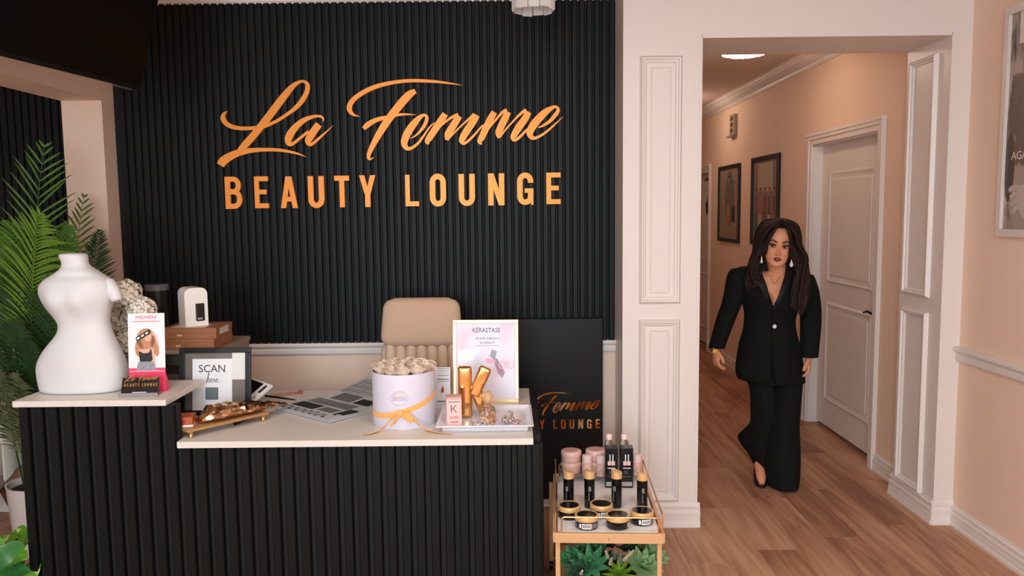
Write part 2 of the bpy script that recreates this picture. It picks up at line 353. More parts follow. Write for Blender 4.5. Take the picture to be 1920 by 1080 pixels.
# upright letters: strokes and boxes in a cell w x 6 units, stem 1.05
def letter(m, ch, x0, x1, z0, z1, th):
    w_ = 3.2; sx = (x1-x0)/w_; sz = (z1-z0)/6; t = 1.06
    def bx(a, b, c, d): RB[0] = (RB[0]+1) % 7; m.box(x0+a*sx, x0+b*sx, -th*(1+.012*RB[0]), 0, z0+c*sz, z0+d*sz)
    def rb(pts, wd=t):
        P = [(x0+a*sx, z0+b*sz, wd*(sx+sz)/2) for a, b in pts]; ribbon(m, P, th, smooth=False)
    def poly(pts): RB[0] = (RB[0]+1) % 7; m.prism([(x0+a*sx, z0+b*sz) for a, b in pts], 'y', -th*(1+.012*RB[0]), 0)
    arc = lambda cx, cz, r, a0, a1, n=8, rz=None: [(cx+r*math.cos(math.radians(a0+(a1-a0)*i/n)), cz+(rz or r)*math.sin(math.radians(a0+(a1-a0)*i/n))) for i in range(n+1)]
    h = t/2
    if ch in 'EL':
        bx(0, t, 0, 6); bx(t, w_, 0, .92)
        if ch == 'E': bx(t, w_, 5.08, 6); bx(t, w_*.87, 2.62, 3.5)
    elif ch == 'B':
        bx(0, t, 0, 6)
        rb([(t*.9, 5.52)]+arc(1.75, 4.37, .95, 90, -90, 10, 1.15)+[(t*.9, 3.22)], .98); rb([(t*.9, 3.16)]+arc(1.85, 1.83, 1.02, 90, -90, 10, 1.34)+[(t*.9, .48)], .98)
    elif ch == 'A':
        poly([(0, 0), (1.0, 0), (1.95, 6), (1.05, 6)]); poly([(w_, 0), (w_-1.0, 0), (w_-1.95, 6), (w_-1.05, 6)]); bx(.75, w_-.75, 1.25, 2.15)
    elif ch == 'U':
        rb([(h, 6)]+arc(w_/2, w_/2, w_/2-h, 180, 360, 12, w_/2-.5)+[(w_-h, 6)])
    elif ch == 'O':
        rb(arc(w_/2, 6-w_/2, w_/2-h, 0, 180, 12, w_/2-.5)+arc(w_/2, w_/2, w_/2-h, 180, 360, 12, w_/2-.5)+[(w_-h, 6-w_/2+.01)])
    elif ch == 'T': bx(0, w_, 5.05, 6); bx(w_/2-h, w_/2+h, 0, 5.05)
    elif ch == 'Y':
        bx(w_/2-h, w_/2+h, 0, 2.6); poly([(w_/2-h, 2.3), (w_/2+h*.6, 2.6), (1.05, 6), (0, 6)]); poly([(w_/2+h, 2.3), (w_/2-h*.6, 2.6), (w_-1.05, 6), (w_, 6)])
    elif ch == 'N': bx(0, t, 0, 6); bx(w_-t, w_, 0, 6); poly([(0.02, 6), (1.1, 6), (w_-.02, 0), (w_-1.1, 0)])
    elif ch == 'G':
        rb([(w_-h, 4.1), (w_-h, 6-w_/2)]+arc(w_/2, 6-w_/2, w_/2-h, 0, 180, 12, w_/2-.5)+arc(w_/2, w_/2, w_/2-h, 180, 360, 12, w_/2-.5)+[(w_-h, 2.9)]); bx(1.5, w_, 2.25, 3.08); bx(w_-.5, w_, 0, 2.3)
    return m
LET = (('B',422.5,455,331.6,391.5),('E',477.5,506,331,390.2),('A',526,560,331,390),('U',578,610,330.5,389.8),('T',627.5,657,329.8,388.5),('Y',674,706,329,388),('L',760,786.5,328,386.5),('O',806,837,326,387),('U',860,891,326.5,386),('N',915,946,325.5,385),('G',969.5,1000,324,384),('E',1024,1051,324,382.5))
def sign_parts(parent, k, th, m, y=0):
    for key, nm in (('La', 'script_word'), ('F', 'script_initial'), ('emme', 'script_word')):
        o = script(MB(), key, k, th).build(nm, m, parent); o.location = (0, y, 0)
    for ch, a, b, c, d in LET:
        X0, Z1 = s2w(a, c); X1, Z0 = s2w(b, d)
        o = letter(MB(), ch, X0*k, X1*k, Z0*k, Z1*k, th).build('letter', m, parent); o.location = (0, y, 0)
sg = thing('wall_sign', 'large gold script and block-letter sign mounted on the black slatted wall', 'sign', (SO.x, SY, SO.z))
sign_parts(sg, 1, .014, M_gold)

# the black display panel standing behind the cart, with the same sign in small iridescent foil
M_foil = mat('iridescent_copper_foil', (214, 120, 50), .22, .9)
def foil():
    nt = M_foil.node_tree; b = nt.nodes['Principled BSDF']; N = nt.nodes.new
    tc = N('ShaderNodeTexCoord'); wv = N('ShaderNodeTexNoise'); wv.inputs['Scale'].default_value = 9; wv.inputs['Detail'].default_value = 1.5
    r = N('ShaderNodeValToRGB'); e = r.color_ramp.elements; e[0].position = .32; e[0].color = srgb(120, 40, 26); e[1].position = .68; e[1].color = srgb(250, 215, 150)
    x = e.new(.5); x.color = srgb(240, 130, 30)
    nt.links.new(tc.outputs['Object'], wv.inputs[0]); nt.links.new(wv.outputs[0], r.inputs[0]); nt.links.new(r.outputs[0], b.inputs['Base Color'])
foil()
pn = thing('display_panel', 'tall black glossy display panel with copper foil lettering against the back wall', 'panel', (.155, 4.12, .062))
MB().box(-.31, .31, 0, .04, 0, .975, .004).build('panel_board', mat('black_gloss_panel', (20, 18, 19), .35, spec=.25), pn)
MB().box(-.306, .306, -.0015, 0, .004, .971).build('panel_face', mat('black_gloss_face', (22, 20, 21), .35, spec=.25), pn)
sgn = sign_parts
pe = at(1125, 803, 4.118); es = thing('t', '', '') if 0 else None
kk = .305; base = s2w(1051, 382.5)
for key, nm in (('La', 'script_word'), ('F', 'script_initial'), ('emme', 'script_word')):
    o = script(MB(), key, kk, .001).build(nm, M_foil, pn); o.location = (pe.x-base[0]*kk-.155, -.0016, pe.z-base[1]*kk-.062)
for ch, a, b, c, d in LET:
    X0, Z1 = s2w(a, c); X1, Z0 = s2w(b, d)
    o = letter(MB(), ch, X0*kk, X1*kk, Z0*kk, Z1*kk, .001).build('letter', M_foil, pn); o.location = (pe.x-base[0]*kk-.155, -.0016, pe.z-base[1]*kk-.062)

# ------------------------------------------------------------------ television on the left
tvr = thing('television', 'large black flat screen television hanging high at the left, tilted down', 'television', (-1.52, 3.3, 2.11))
M_screen = mat('tv_screen_glass', (14, 13, 14), .25, spec=.12); M_tvb = mat('tv_black_plastic', (16, 16, 17), .5, spec=.2)
tvr.rotation_euler = Euler((0, math.radians(16), math.radians(90-6)), 'ZYX').to_matrix().to_euler() if 0 else (0, 0, 0)
TM = Matrix.Rotation(math.radians(-8), 4, 'Z') @ Matrix.Rotation(math.radians(16), 4, 'Y')
# local: width along -y (towards the camera), screen facing +x, height +z
MB().box(-.035, 0, -1.45, 0, 0, .83, .006, TM).build('casing', M_tvb, tvr)
MB().box(-.001, .0015, -1.438, -.012, .018, .818, 0, TM).build('screen', M_screen, tvr)
MB().box(-.075, -.035, -1.1, -.35, .12, .6, .012, TM).build('back_housing', M_tvb, tvr)
MB().box(-.004, .004, -.17, -.06, -.008, 0.0, .001, TM).build('sensor_bar', mat('tv_grey_bar', (70, 72, 76), .3), tvr)
bk_ = MB(); bk_.box(-.11, -.075, -.85, -.6, .2, .52, .004, TM); bk_.build('wall_bracket', M_tvb, tvr)
MB().tube([(-.13, -.72, .38), (-.30, -.74, .42), (-.52, -.76, .44)], .022, 8).box(-.53, -.512, -.86, -.66, .34, .54).build('mount_arm', M_tvb, tvr)

# ------------------------------------------------------------------ lamps
M_crys = mat('crystal_glass', (255, 252, 250), .08, trans=.45, ior=1.5)
M_chrome = mat('polished_chrome', (225, 225, 228), .12, 1)
M_glow = mat('lit_crystal', (255, 236, 214), .2, emit=(255, 228, 200), es=2.4)
def ring_lamp(name, label, cat, loc, R, hgt, n, lit):
    t = thing(name, label, cat, loc)
    MB().lathe([(R*.55, 0), (R*.55, -.012), (R*.5, -.02)], n=32).build('ceiling_canopy', M_chrome, t, True)
    return t
pl_ = thing('crystal_pendant', 'clear crystal plate pendant lamp hanging in front of the black slatted wall', 'lamp', (0, 0, 0))
pc = at(1000, 22, 3.4); pl_.location = (pc.x, 3.4, pc.z)
MB().lathe([(.045, CEIL-pc.z), (.045, CEIL-pc.z-.02), (.006, CEIL-pc.z-.025), (.006, .2), (.03, .195), (.03, .15)], n=20).build('stem', M_chrome, pl_, True)
MB().lathe([(.088, .15), (.088, .165), (.078, .165), (.078, .15)], n=32, caps=False).build('ring', M_chrome, pl_, True)
MB().box(-.08, .08, -.004, .004, .151, .163).box(-.004, .004, -.08, .08, .151, .163).build('spoke', M_chrome, pl_)
for i in range(11):
    a = 2*PI*i/11-PI/2; R_ = .083
    o = MB().box(-.0225, .0225, -.005, .005, 0.0, .15, .003, seg=1).build('crystal_plate', M_crys, pl_); o.location = (R_*math.cos(a), R_*math.sin(a), .004*(i % 2)); o.rotation_euler = (0, 0, a+PI/2)
# corridor flush mount
cl = thing('flush_ceiling_light', 'lit oval crystal flush-mount light on the corridor ceiling', 'lamp', (1.551, 5.4, 2.72))
MB().lathe([(.155, 0), (.155, -.02), (.15, -.025)], n=32).build('mounting_plate', M_chrome, cl, True)
MB().lathe([(.150, -.025), (.152, -.035), (.150, -.04), (.146, -.04), (.146, -.025)], n=40, caps=False).build('band', M_chrome, cl, True)
for R_, n, zb in ((.14, 26, -.095), (.095, 18, -.105), (.05, 10, -.11)):
    for i in range(n):
        a = 2*PI*i/n; o = mesh_obj('crystal_drop', None, None) if 0 else MB().box(-.012, .012, -.004, .004, zb, -.03, .003, seg=1).build('crystal_drop', M_glow if R_ < .1 or i % 3 else M_crys, cl)
        o.location = (R_*math.cos(a), R_*math.sin(a), 0); o.rotation_euler = (0, 0, a+PI/2)
def point(name, loc, e, col, r=.05, spot=None):
    l = bpy.data.lights.new(name, 'SPOT' if spot else 'POINT'); l.energy = e; l.color = col; l.shadow_soft_size = r
    o = bpy.data.objects.new(name, l); S.collection.objects.link(o); o.location = loc
    if spot: l.spot_size = math.radians(spot); l.spot_blend = .25
    return o
WARM = (1, .80, .62)
point('corridor_lamp_near', (1.551, 5.4, 2.59), 3.2, WARM, .06)
point('corridor_lamp_far', (1.551, 8.1, 2.59), 5, WARM, .06)

# ------------------------------------------------------------------ reception desk
M_top = mat('warm_grey_laminate', (226, 216, 206), .38, var=.02, scale=30)
dk = thing('reception_desk', 'reception desk clad in black vertical slats with pale two-level worktop', 'desk', (-.88, 2.90, 0))
DX0, DX1 = -1.85, .098
bd = MB(); bd.box(DX0-dk.location.x, DX1-dk.location.x, .0, .03, .0, .735); bd.box(DX0+.88, DX0+.88+.03, .03, .80, 0, .735); bd.box(DX1+.88-.032, DX1+.88-.004, .03, .82, 0, .757)
bd.build('carcass', M_slatb, dk)
MB().box(DX0+.88, -1.262+.88, .0, .03, .735, .897).box(DX0+.88, DX0+.88+.03, .03, .31, .735, .897).build('upper_front', M_slatb, dk)
MB().prism([(DX0+.88+.03, .03), (-1.262+.88, .03), (-1.262+.88, -.022), (.066+.88, -.022), (.066+.88, .82), (DX0+.88+.03, .82)], 'z', .736, .76).build('worktop', M_top, dk)
MB().box(-1.866+.88, -1.296+.88, -.022, .335, .897, .92, .003).build('raised_ledge', M_top, dk)
DSP = .0545
n_ = int((DX1-DX0)/DSP)+1
dp_ = .020
def dslat(z1): return [(-.0185, 0), (-.0165, -dp_*.8), (-.0135, -dp_), (.0135, -dp_), (.0165, -dp_*.8), (.0185, 0)], z1
lo_ = MB().prism(dslat(0)[0], 'z', 0, .735).build('slat', M_slatd, dk, True, 20); hi_ = MB().prism(dslat(0)[0], 'z', 0, .896).build('slat', M_slatd, dk, True, 20)
lm, hm = lo_.data, hi_.data; bpy.data.objects.remove(lo_); bpy.data.objects.remove(hi_)
x = DX0+DSP*.35
while x < DX1:
    o = mesh_obj('slat', hm if x < -1.27 else lm, None, dk); o.location = (x+.88, 0, 0); x += DSP
y = .03
while y < .80:
    o = mesh_obj('slat', lm, None, dk); o.location = (DX1+.88-.004, y, 0); o.rotation_euler = (0, 0, PI/2); o.scale = (1, .5, 1.0); y += DSP
    
# hutch on the desk
M_hut = mat('grey_oak_laminate', (150, 130, 112), .5, var=.06, scale=14, stretch=(1, 6, 6))
ht = thing('desk_hutch', 'small grey wood desktop shelf unit behind the black framed sign', 'shelf', (-1.46, 3.34, .7602))
b = MB(); b.box(-.205, -.187, 0, .36, 0, .25); b.build('side_panel', M_hut, ht); MB().box(.187, .205, 0, .36, 0, .25).build('side_panel', M_hut, ht)
MB().box(-.21, .21, -.005, .365, .25, .27, .002).build('top_panel', M_hut, ht); MB().box(-.187, .187, .34, .355, 0, .25).build('back_panel', M_hut, ht); MB().box(-.187, .187, .01, .34, .12, .135).build('shelf', M_hut, ht)

# ------------------------------------------------------------------ office chair behind the desk
M_fab = mat('tan_woven_upholstery', (212, 176, 150), .9, bump=.6, scale=420, var=.06, sheen=.2)
M_fab2 = mat('pale_tan_upholstery', (222, 192, 168), .85, bump=.3, scale=300, var=.03)
oc = thing('office_chair', 'tan upholstered high-back office chair standing behind the reception desk', 'chair', (-.465, 3.86, 0))
def pad(m, W0, W1, z0, z1, yb, th, crown=.02, n=9, rr=.06, lean=.0):
    rings = []
    for j in range(n):
        t = j/(n-1); z = z0+(z1-z0)*t; wd = W0+(W1-W0)*t; e = 1
        d0 = (z-z0); d1 = (z1-z)
        for d in (d0, d1):
            if d < rr: q = 1-d/rr; e = min(e, math.sqrt(max(0, 1-q*q)))
        wd2 = wd-rr+rr*e; tt = th*(.35+.65*e); ring = []
        for k in range(20):
            a = 2*PI*k/20; cx = math.copysign(abs(math.cos(a))**.45, math.cos(a)); cy = math.copysign(abs(math.sin(a))**.7, math.sin(a))
            ring.append((wd2*cx, yb+lean*t+cy*tt*(1+crown*0), z))
        rings.append(ring)
    return m.loft(rings)
pad(MB(), .208, .190, .935, 1.175, .06, .045, n=17, rr=.055, lean=.03).build('headrest', M_fab, oc, True, 60)
pad(MB(), .235, .205, .52, .965, .075, .035, n=17, rr=.06, lean=.02).build('backrest', M_fab2, oc, True, 60)
for i in range(7):
    x = -.168+i*.056
    rings = []
    for j in range(12):
        t = j/11; z = .56+.44*t; e = math.sin(PI*min(1, max(.0, t*6 if t < .5 else (1-t)*6))/2) if t < 1/6 or t > 5/6 else 1
        rings.append([(x*(1-.08*t)+.0265*math.cos(a)*max(e, .2), .045+.02*t-.03*math.sin(a)*max(e, .15)*(1 if math.sin(a) > 0 else .1), z) for a in [2*PI*k/12 for k in range(12)]])
    MB().loft(rings).build('back_channel', M_fab2, oc, True, 60)
sp_ = MB(); sp_.box(-.24, .24, -.42, .06, .44, .53, .035, seg=3); sp_.build('seat', M_fab, oc, True, 50)
for s in (-1, 1):
    MB().tube([(s*.25, .0, .45), (s*.285, -.02, .47), (s*.285, -.03, .63), (s*.285, -.06, .655), (s*.285, -.26, .655), (s*.285, -.28, .63), (s*.25, -.25, .45)], .014, 8).build('armrest', M_chrome, oc, True)
MB().lathe([(.025, .10), (.025, .3), (.04, .3), (.04, .44)], (0, -.18, 0), 16).build('gas_column', M_chrome, oc, True)
st = MB()
for i in range(5):
    a = 2*PI*i/5+.3; st.tube([(0, -.18, .11), (.13*math.cos(a), -.18+.13*math.sin(a), .10), (.25*math.cos(a), -.18+.25*math.sin(a), .065)], [.024, .02, .014], 8)
st.build('star_base', M_chrome, oc, True)
for i in range(5):
    a = 2*PI*i/5+.3
    o = MB().lathe([(.028, -.012), (.03, 0), (.028, .012)], n=16, M=Matrix.Rotation(PI/2, 4, 'X')).build('caster', M_black, oc, True); o.location = (.25*math.cos(a), -.18+.25*math.sin(a), .031)

# ------------------------------------------------------------------ corridor wall pieces
M_pic = mat('aged_print_paper', (150, 132, 116), .5, var=.12, scale=6)
def wall_frame(name, label, y0, y1, z0, z1, x, bar, fm, pm, cat='picture', group=None, gap=.0):
    """frame on a wall facing -x; local x axis runs from far (+y) to near (-y)"""
    t = thing(name, label, cat, (x, (y0+y1)/2, (z0+z1)/2), -PI/2, group); W, Hh = (y1-y0)/2, (z1-z0)/2
    MB().box(-W, W, -.022, 0, -Hh, -Hh+bar, .002).build('frame_bottom', fm, t); MB().box(-W, W, -.022, 0, Hh-bar, Hh, .002).build('frame_top', fm, t)
    MB().box(-W, -W+bar, -.022, 0, -Hh+bar, Hh-bar, .002).build('frame_side', fm, t); MB().box(W-bar, W, -.022, 0, -Hh+bar, Hh-bar, .002).build('frame_side', fm, t)
    MB().box(-W+bar, W-bar, -.008, -.001, -Hh+bar, Hh-bar).build('print', pm, t)
    return t, W-bar, Hh-bar
def flat(m, pts, y=-.0085, t=.0006): return m.prism(pts, 'y', y-t, y)
def blob(m, cx, cz, rx, rz, y=-.0085, n=14, rot=0, t=.0006):
    c, s = math.cos(rot), math.sin(rot)
    return m.prism([(cx+rx*math.cos(a)*c-rz*math.sin(a)*s, cz+rx*math.cos(a)*s+rz*math.sin(a)*c) for a in [2*PI*k/n for k in range(n)]], 'y', y-t, y)
inks = {'skin': mat('print_skin_tone', (176, 118, 92), .5), 'dark': mat('print_dark_ink', (48, 40, 40), .5), 'red': mat('print_dull_red', (140, 70, 62), .5), 'grey': mat('print_grey', (104, 100, 98), .5), 'light': mat('print_pale', (188, 168, 150), .5), 'teal': mat('print_grey_teal', (92, 104, 104), .5)}
def figure(t, cx, cz, h, cols):
    """small fashion illustration figure"""
    blob(MB(), cx, cz+h*.43, h*.045, h*.06).build('printed_head', inks['skin'], t); blob(MB(), cx+h*.01, cz+h*.46, h*.06, h*.06, y=-.0080).build('printed_hair', inks['dark'], t)
    flat(MB(), [(cx-h*.07, cz+h*.34), (cx+h*.07, cz+h*.34), (cx+h*.045, cz+h*.14), (cx+h*.08, cz), (cx-h*.08, cz), (cx-h*.045, cz+h*.14)]).build('printed_bodice', inks[cols[0]], t)
    flat(MB(), [(cx-h*.08, cz), (cx+h*.08, cz), (cx+h*.12, cz-h*.34), (cx-h*.11, cz-h*.34)]).build('printed_skirt', inks[cols[1]], t)
    for s in (-1, 1): flat(MB(), [(cx+s*h*.02, cz-h*.34), (cx+s*h*.06, cz-h*.34), (cx+s*h*.045, cz-h*.5), (cx+s*h*.02, cz-h*.5)]).build('printed_leg', inks['skin'], t)
    for s in (-1, 1): flat(MB(), [(cx+s*h*.07, cz+h*.33), (cx+s*h*.1, cz+h*.2), (cx+s*h*.085, cz+h*.02), (cx+s*h*.065, cz+h*.02), (cx+s*h*.07, cz+h*.2), (cx+s*h*.045, cz+h*.3)]).build('printed_arm', inks['skin'], t)
M_bf = mat('black_picture_frame', (18, 17, 17), .35)
f1, W, Hh = wall_frame('picture_frame', 'narrow-looking black framed fashion print, farther of the two in the corridor', 7.70, 8.48, 1.27, 2.045, XC, .035, M_bf, M_pic, group='framed prints in the corridor')
blob(MB(), .02, .05, .16, .28, y=-.0079).build('printed_backdrop', inks['teal'], f1); figure(f1, -.02, 0, .55, ('red', 'skin')); figure(f1, .17, -.02, .48, ('grey', 'dark'))
f2, W, Hh = wall_frame('picture_frame', 'black framed print of a row of figures, nearer one behind the walking woman', 6.56, 7.31, 1.28, 2.06, XC, .04, M_bf, mat('taupe_print_paper', (140, 124, 110), .5, var=.1, scale=6), group='framed prints in the corridor')
flat(MB(), [(-.2, .08), (.2, .08), (.2, .33), (-.2, .33)], y=-.0079).build('printed_window', inks['light'], f2)
for i, cx in enumerate((-.25, -.13, 0, .12, .25)): figure(f2, cx, -.12, .46, (('grey', 'teal'), ('skin', 'light'), ('red', 'grey'), ('teal', 'light'), ('grey', 'skin'))[i])
# beige door chime with three grilles
ch = thing('door_chime', 'small beige rectangular wall box with three dark openings high in the corridor', 'chime', (XC, 7.93, 2.33), -PI/2)
M_ch = mat('aged_beige_plastic', (176, 150, 128), .5)
MB().box(-.08, .08, -.035, 0, 0, .20, .004).build('housing', M_ch, ch)
for k in range(3): MB().box(-.04, .04, -.0365, -.034, .025+.058*k, .062+.058*k, .0005).build('grille', mat('chime_dark', (86, 66, 56), .6) if k == 0 else bpy.data.materials['chime_dark'], ch)
MB().box(-.115, .06, -.06, -.0, -.018, -.002, .003).build('bracket_plate', M_ch, ch)
# star on the far door
stt = thing('metal_star', 'dark metal star ornament hanging on the far corridor door', 'ornament', (XC+.062, 9.22, 1.64), -PI/2)
sm_ = MB(); P_ = []
for k in range(10):
    a = PI/2+k*PI/5; r = .15 if k % 2 == 0 else .06; P_.append((r*math.cos(a)*.9, r*math.sin(a)))
c_ = sm_.b.verts.new((0, -.03, 0)); vs = [sm_.b.verts.new((x, 0, z)) for x, z in P_]
for i in range(10): sm_.b.faces.new((c_, vs[i], vs[(i+1) % 10]))
sm_.b.faces.new(vs[::-1]); sm_.build('star_body', M_iron, stt)
MB().tube([(0, -.002, .14), (0, -.002, .30)], .003, 6).build('cord', M_iron, stt)
MB().tube([(-.09, -.01, .30), (-.03, -.02, .315), (.03, -.02, .315), (.09, -.01, .30)], .01, 6).build('hanger_bar', M_iron, stt)

# framed poster on the right wall
M_wf = mat('white_poster_frame', (226, 214, 206), .4)
M_bw = bpy.data.materials.new('black_and_white_photo'); M_bw.use_nodes = True
def bw():
    nt = M_bw.node_tree; b = nt.nodes['Principled BSDF']; N = nt.nodes.new; L = nt.links.new
    tc = N('ShaderNodeTexCoord'); mp = N('ShaderNodeMapping'); mp.inputs['Scale'].default_value = (3.2, 1, 1.1); mp.inputs['Rotation'].default_value = (0, .5, 0)
    n = N('ShaderNodeTexNoise'); n.inputs['Scale'].default_value = 2.6; n.inputs['Detail'].default_value = 4; n.inputs['Distortion'].default_value = 1.2
    r = N('ShaderNodeValToRGB'); e = r.color_ramp.elements; e[0].position = .36; e[0].color = srgb(92, 78, 74); e[1].position = .62; e[1].color = srgb(186, 168, 158)
    L(tc.outputs['Object'], mp.inputs[0]); L(mp.outputs[0], n.inputs[0]); L(n.outputs[0], r.inputs[0]); L(r.outputs[0], b.inputs['Base Color']); b.inputs['Roughness'].default_value = .25
bw()
po, W, Hh = wall_frame('poster_frame', 'white framed black and white photo poster on the right wall', 2.90, 3.61, 1.465, 2.47, XR, .034, M_wf, M_bw, 'poster')
M_pl = mat('poster_lettering', (226, 216, 208), .5)
def on_poster(px, py): p = onx(px, py, XR-.009); return (3.255-p.y, p.z-po.location.z)
a, c = on_poster(1896, 300); text('AGAINST', .052, M_pl, po, (a, -.0092, c), align='LEFT')
a, c = on_poster(1913, 366); text('10', .026, M_pl, po, (a, -.0092, c), align='LEFT')
a, c = on_poster(1912, 82); MB().box(a, a+.032, -.0094, -.0086, c, c+.19).build('lettering', M_pl, po)
gm = {'hair': mat('photo_hair_grey', (112, 98, 92), .4, var=.4, scale=16, stretch=(6, 1, 1)), 'skin': mat('photo_skin_grey', (170, 152, 144), .35), 'pale': mat('photo_pale_skin', (196, 182, 174), .35), 'deep': mat('photo_deep_grey', (84, 74, 70), .35)}
hr = MB()
for k in range(9):
    a0 = -.28+k*.012; hr_p = [(a0+.06*math.sin(j*.9+k)+j*.004, .20-j*.055, .030) for j in range(8)]; ribbon(hr, hr_p, .0006, 4, y0=-.0083)
hr.build('photo_hair', gm['hair'], po)
blob(MB(), -.17, -.25, .13, .26, y=-.0083).build('photo_arm', gm['skin'], po)
blob(MB(), -.29, -.20, .035, .15, y=-.0084).build('photo_shadow', gm['deep'], po)
for k in range(4):
    ribbon(MB(), [(-.285+.01*k, -.30-.032*k, .022), (-.25+.006*k, -.285-.030*k, .025), (-.20, -.29-.026*k, .027)], .0006, 5, y0=-.0090).build('photo_finger', gm['pale'], po)
blob(MB(), -.15, -.34, .07, .085, y=-.0089).build('photo_hand', gm['pale'], po)

# ------------------------------------------------------------------ things on the raised ledge
M_plaster = mat('matte_white_plaster', (222, 218, 219), .6)
LZ, CZ = .9202, .7602
mq = thing('torso_mannequin', 'white headless female torso mannequin standing on the raised ledge', 'mannequin', (-1.70, 3.055, LZ))
rows = ((740,81,231),(730,79,233),(715,75,234),(700,72,234),(685,71,232),(670,76,228),(655,85,222),(640,97,216),(625,110,209),(612,114,205),(600,110,203),(588,100,204),(576,91,207),(565,84,210),(555,79,213),(545,76,214),(535,77,213),(527,82,209),(520,90,200),(514,101,190),(508,111,180),(502,117,170),(496,119,164),(488,117,163),(480,113,162),(474,112,159))
rings = []
for y, xl, xr in rows:
    a, c = at(xl, y, 3.055), at(xr, y, 3.055); z = (a.z+c.z)/2-LZ; cx = (a.x+c.x)/2+1.70; wd = (c.x-a.x)/2; z = max(z, 0) if y < 740 else 0
    dpt = min(wd*.62, .085) if y > 510 else wd*.9
    if 590 < y < 640: dpt = wd*.66
    ring = []
    for k in range(40):
        t = 2*PI*k/40; X = wd*math.copysign(abs(math.cos(t))**.85, math.cos(t)); Yy = dpt*math.copysign(abs(math.sin(t))**.85, math.sin(t))
        if math.sin(t) < 0:   # bust and belly
            for bx_ in (-.052, .045): Yy -= .028*math.exp(-((X-bx_)/.042)**2-((y-562)/24)**2)*(-math.sin(t))**.5
            Yy -= .012*math.exp(-(X/.05)**2-((y-680)/32)**2)
        elif y > 640: Yy += .02*math.exp(-((y-690)/30)**2)
        ring.append((cx+X, Yy, z))
    rings.append(ring)
o = MB().loft(rings).build('torso', M_plaster, mq, True, 80)
md = o.modifiers.new('s', 'SUBSURF'); md.levels = md.render_levels = 1
a1, a2 = at(205, 532, 3.055), at(219, 561, 3.04)
o = MB().tube([(a1.x+1.675, 0, a1.z-LZ), (a1.x+1.70, -.003, a1.z-LZ-.006), ((a1.x+a2.x)/2+1.70+.003, -.01, (a1.z+a2.z)/2-LZ), (a2.x+1.70, -.015, a2.z-LZ), (a2.x+1.702, -.016, a2.z-LZ-.006)], [.026, .030, .025, .022, .018], 16).build('upper_arm_stub', M_plaster, mq, True, 70)

# flyer with a photo of a model, standing in a fold
M_paper = mat('white_card', (240, 236, 238), .45); M_pink = mat('hot_pink_card', (240, 60, 100), .45)
M_pinktxt = mat('pink_print', (236, 84, 120), .5)
fy = thing('promotional_flyer', 'tall white flyer with pink base and a photo of a model, standing beside the torso', 'flyer', (-1.425, 3.015, LZ), math.radians(4))
FM = Matrix.Rotation(math.radians(-5), 4, 'X')
def on(o, M): o.matrix_local = M; return o
fl_ = MB(); fl_.box(-.069, .069, 0, .0015, .0, .305); on(fl_.build('flyer_sheet', M_paper, fy), FM)
on(MB().box(-.069, .069, -.001, 0, .0, .093).build('pink_band', M_pink, fy), FM)
MB().prism([(0, 0), (.05, 0), (.002, .085)], 'x', .066, .0695).build('side_fold', M_pink, fy)
on(MB().box(-.064, .064, -.0014, -.001, .079, .083).build('band_lettering', mat('light_pink_print', (250, 170, 190), .5), fy), FM)
def flat_in(pts, m, name, y=-.0008): o = MB().prism(pts, 'y', y-.0004, y).build(name, m, fy); on(o, FM); return o
fk = {'hair': mat('printed_blond_hair', (196, 134, 96), .5, var=.25, scale=60), 'skin': mat('printed_skin', (228, 176, 150), .5), 'black': mat('printed_black', (28, 26, 30), .5), 'jean': mat('printed_denim', (150, 148, 156), .5, var=.5, scale=90)}
def bl(m, name, cx, cz, rx, rz, y, rot=0):
    o = blob(MB(), cx, cz, rx, rz, y=y, rot=rot, t=.0004).build(name, fk[m] if m in fk else m, fy); on(o, FM); return o
bl('hair', 'printed_hair', -.002, .205, .036, .042, -.0006); bl('hair', 'printed_hair', -.028, .170, .016, .034, -.0006); bl('hair', 'printed_hair', .030, .185, .014, .05, -.0006, .2)
flat_in([(-.03, .165), (.026, .168), (.034, .10), (.03, .093), (-.02, .093)], fk['skin'], 'printed_torso', -.0010)
flat_in([(-.030, .160), (-.012, .15), (.008, .152), (.018, .168), (.022, .125), (.016, .118), (-.026, .118)], fk['black'], 'printed_black_top', -.0014)
flat_in([(-.032, .118), (.026, .118), (.036, .084), (-.04, .084)], fk['jean'], 'printed_trousers', -.0014)
bl('skin', 'printed_face', .006, .213, .014, .019, -.0014)
flat_in([(-.040, .212), (.012, .243), (.020, .228), (-.036, .196)], fk['black'], 'printed_headpiece', -.0018)
for k in range(3): flat_in([(-.034+.016*k, .203+.0095*k), (-.024+.016*k, .209+.0095*k), (-.026+.016*k, .2155+.0095*k), (-.036+.016*k, .2095+.0095*k)], M_paper, 'printed_headpiece_band', -.0022)
flat_in([(.014, .235), (.034, .225), (.046, .185), (.040, .180), (.03, .215), (.012, .228)], fk['skin'], 'printed_arm', -.0018)
flat_in([(.006, .2065), (.012, .2065), (.009, .204)], M_pink, 'printed_lips', -.0018)
t_ = text('PREMIÈRE', .019, M_pinktxt, fy, (0, 0, 0), sx=1.0); on(t_, FM @ T(0, -.0006, .283))
t_ = text('DECALCIFYING REPAIR', .0075, M_pinktxt, fy, (0, 0, 0)); on(t_, FM @ T(0, -.0006, .272)) if 0 else None
bpy.data.objects.remove(t_)
on(MB().box(-.05, .05, -.0012, -.0006, .272, .2745).build('lettering', M_pinktxt, fy), FM)
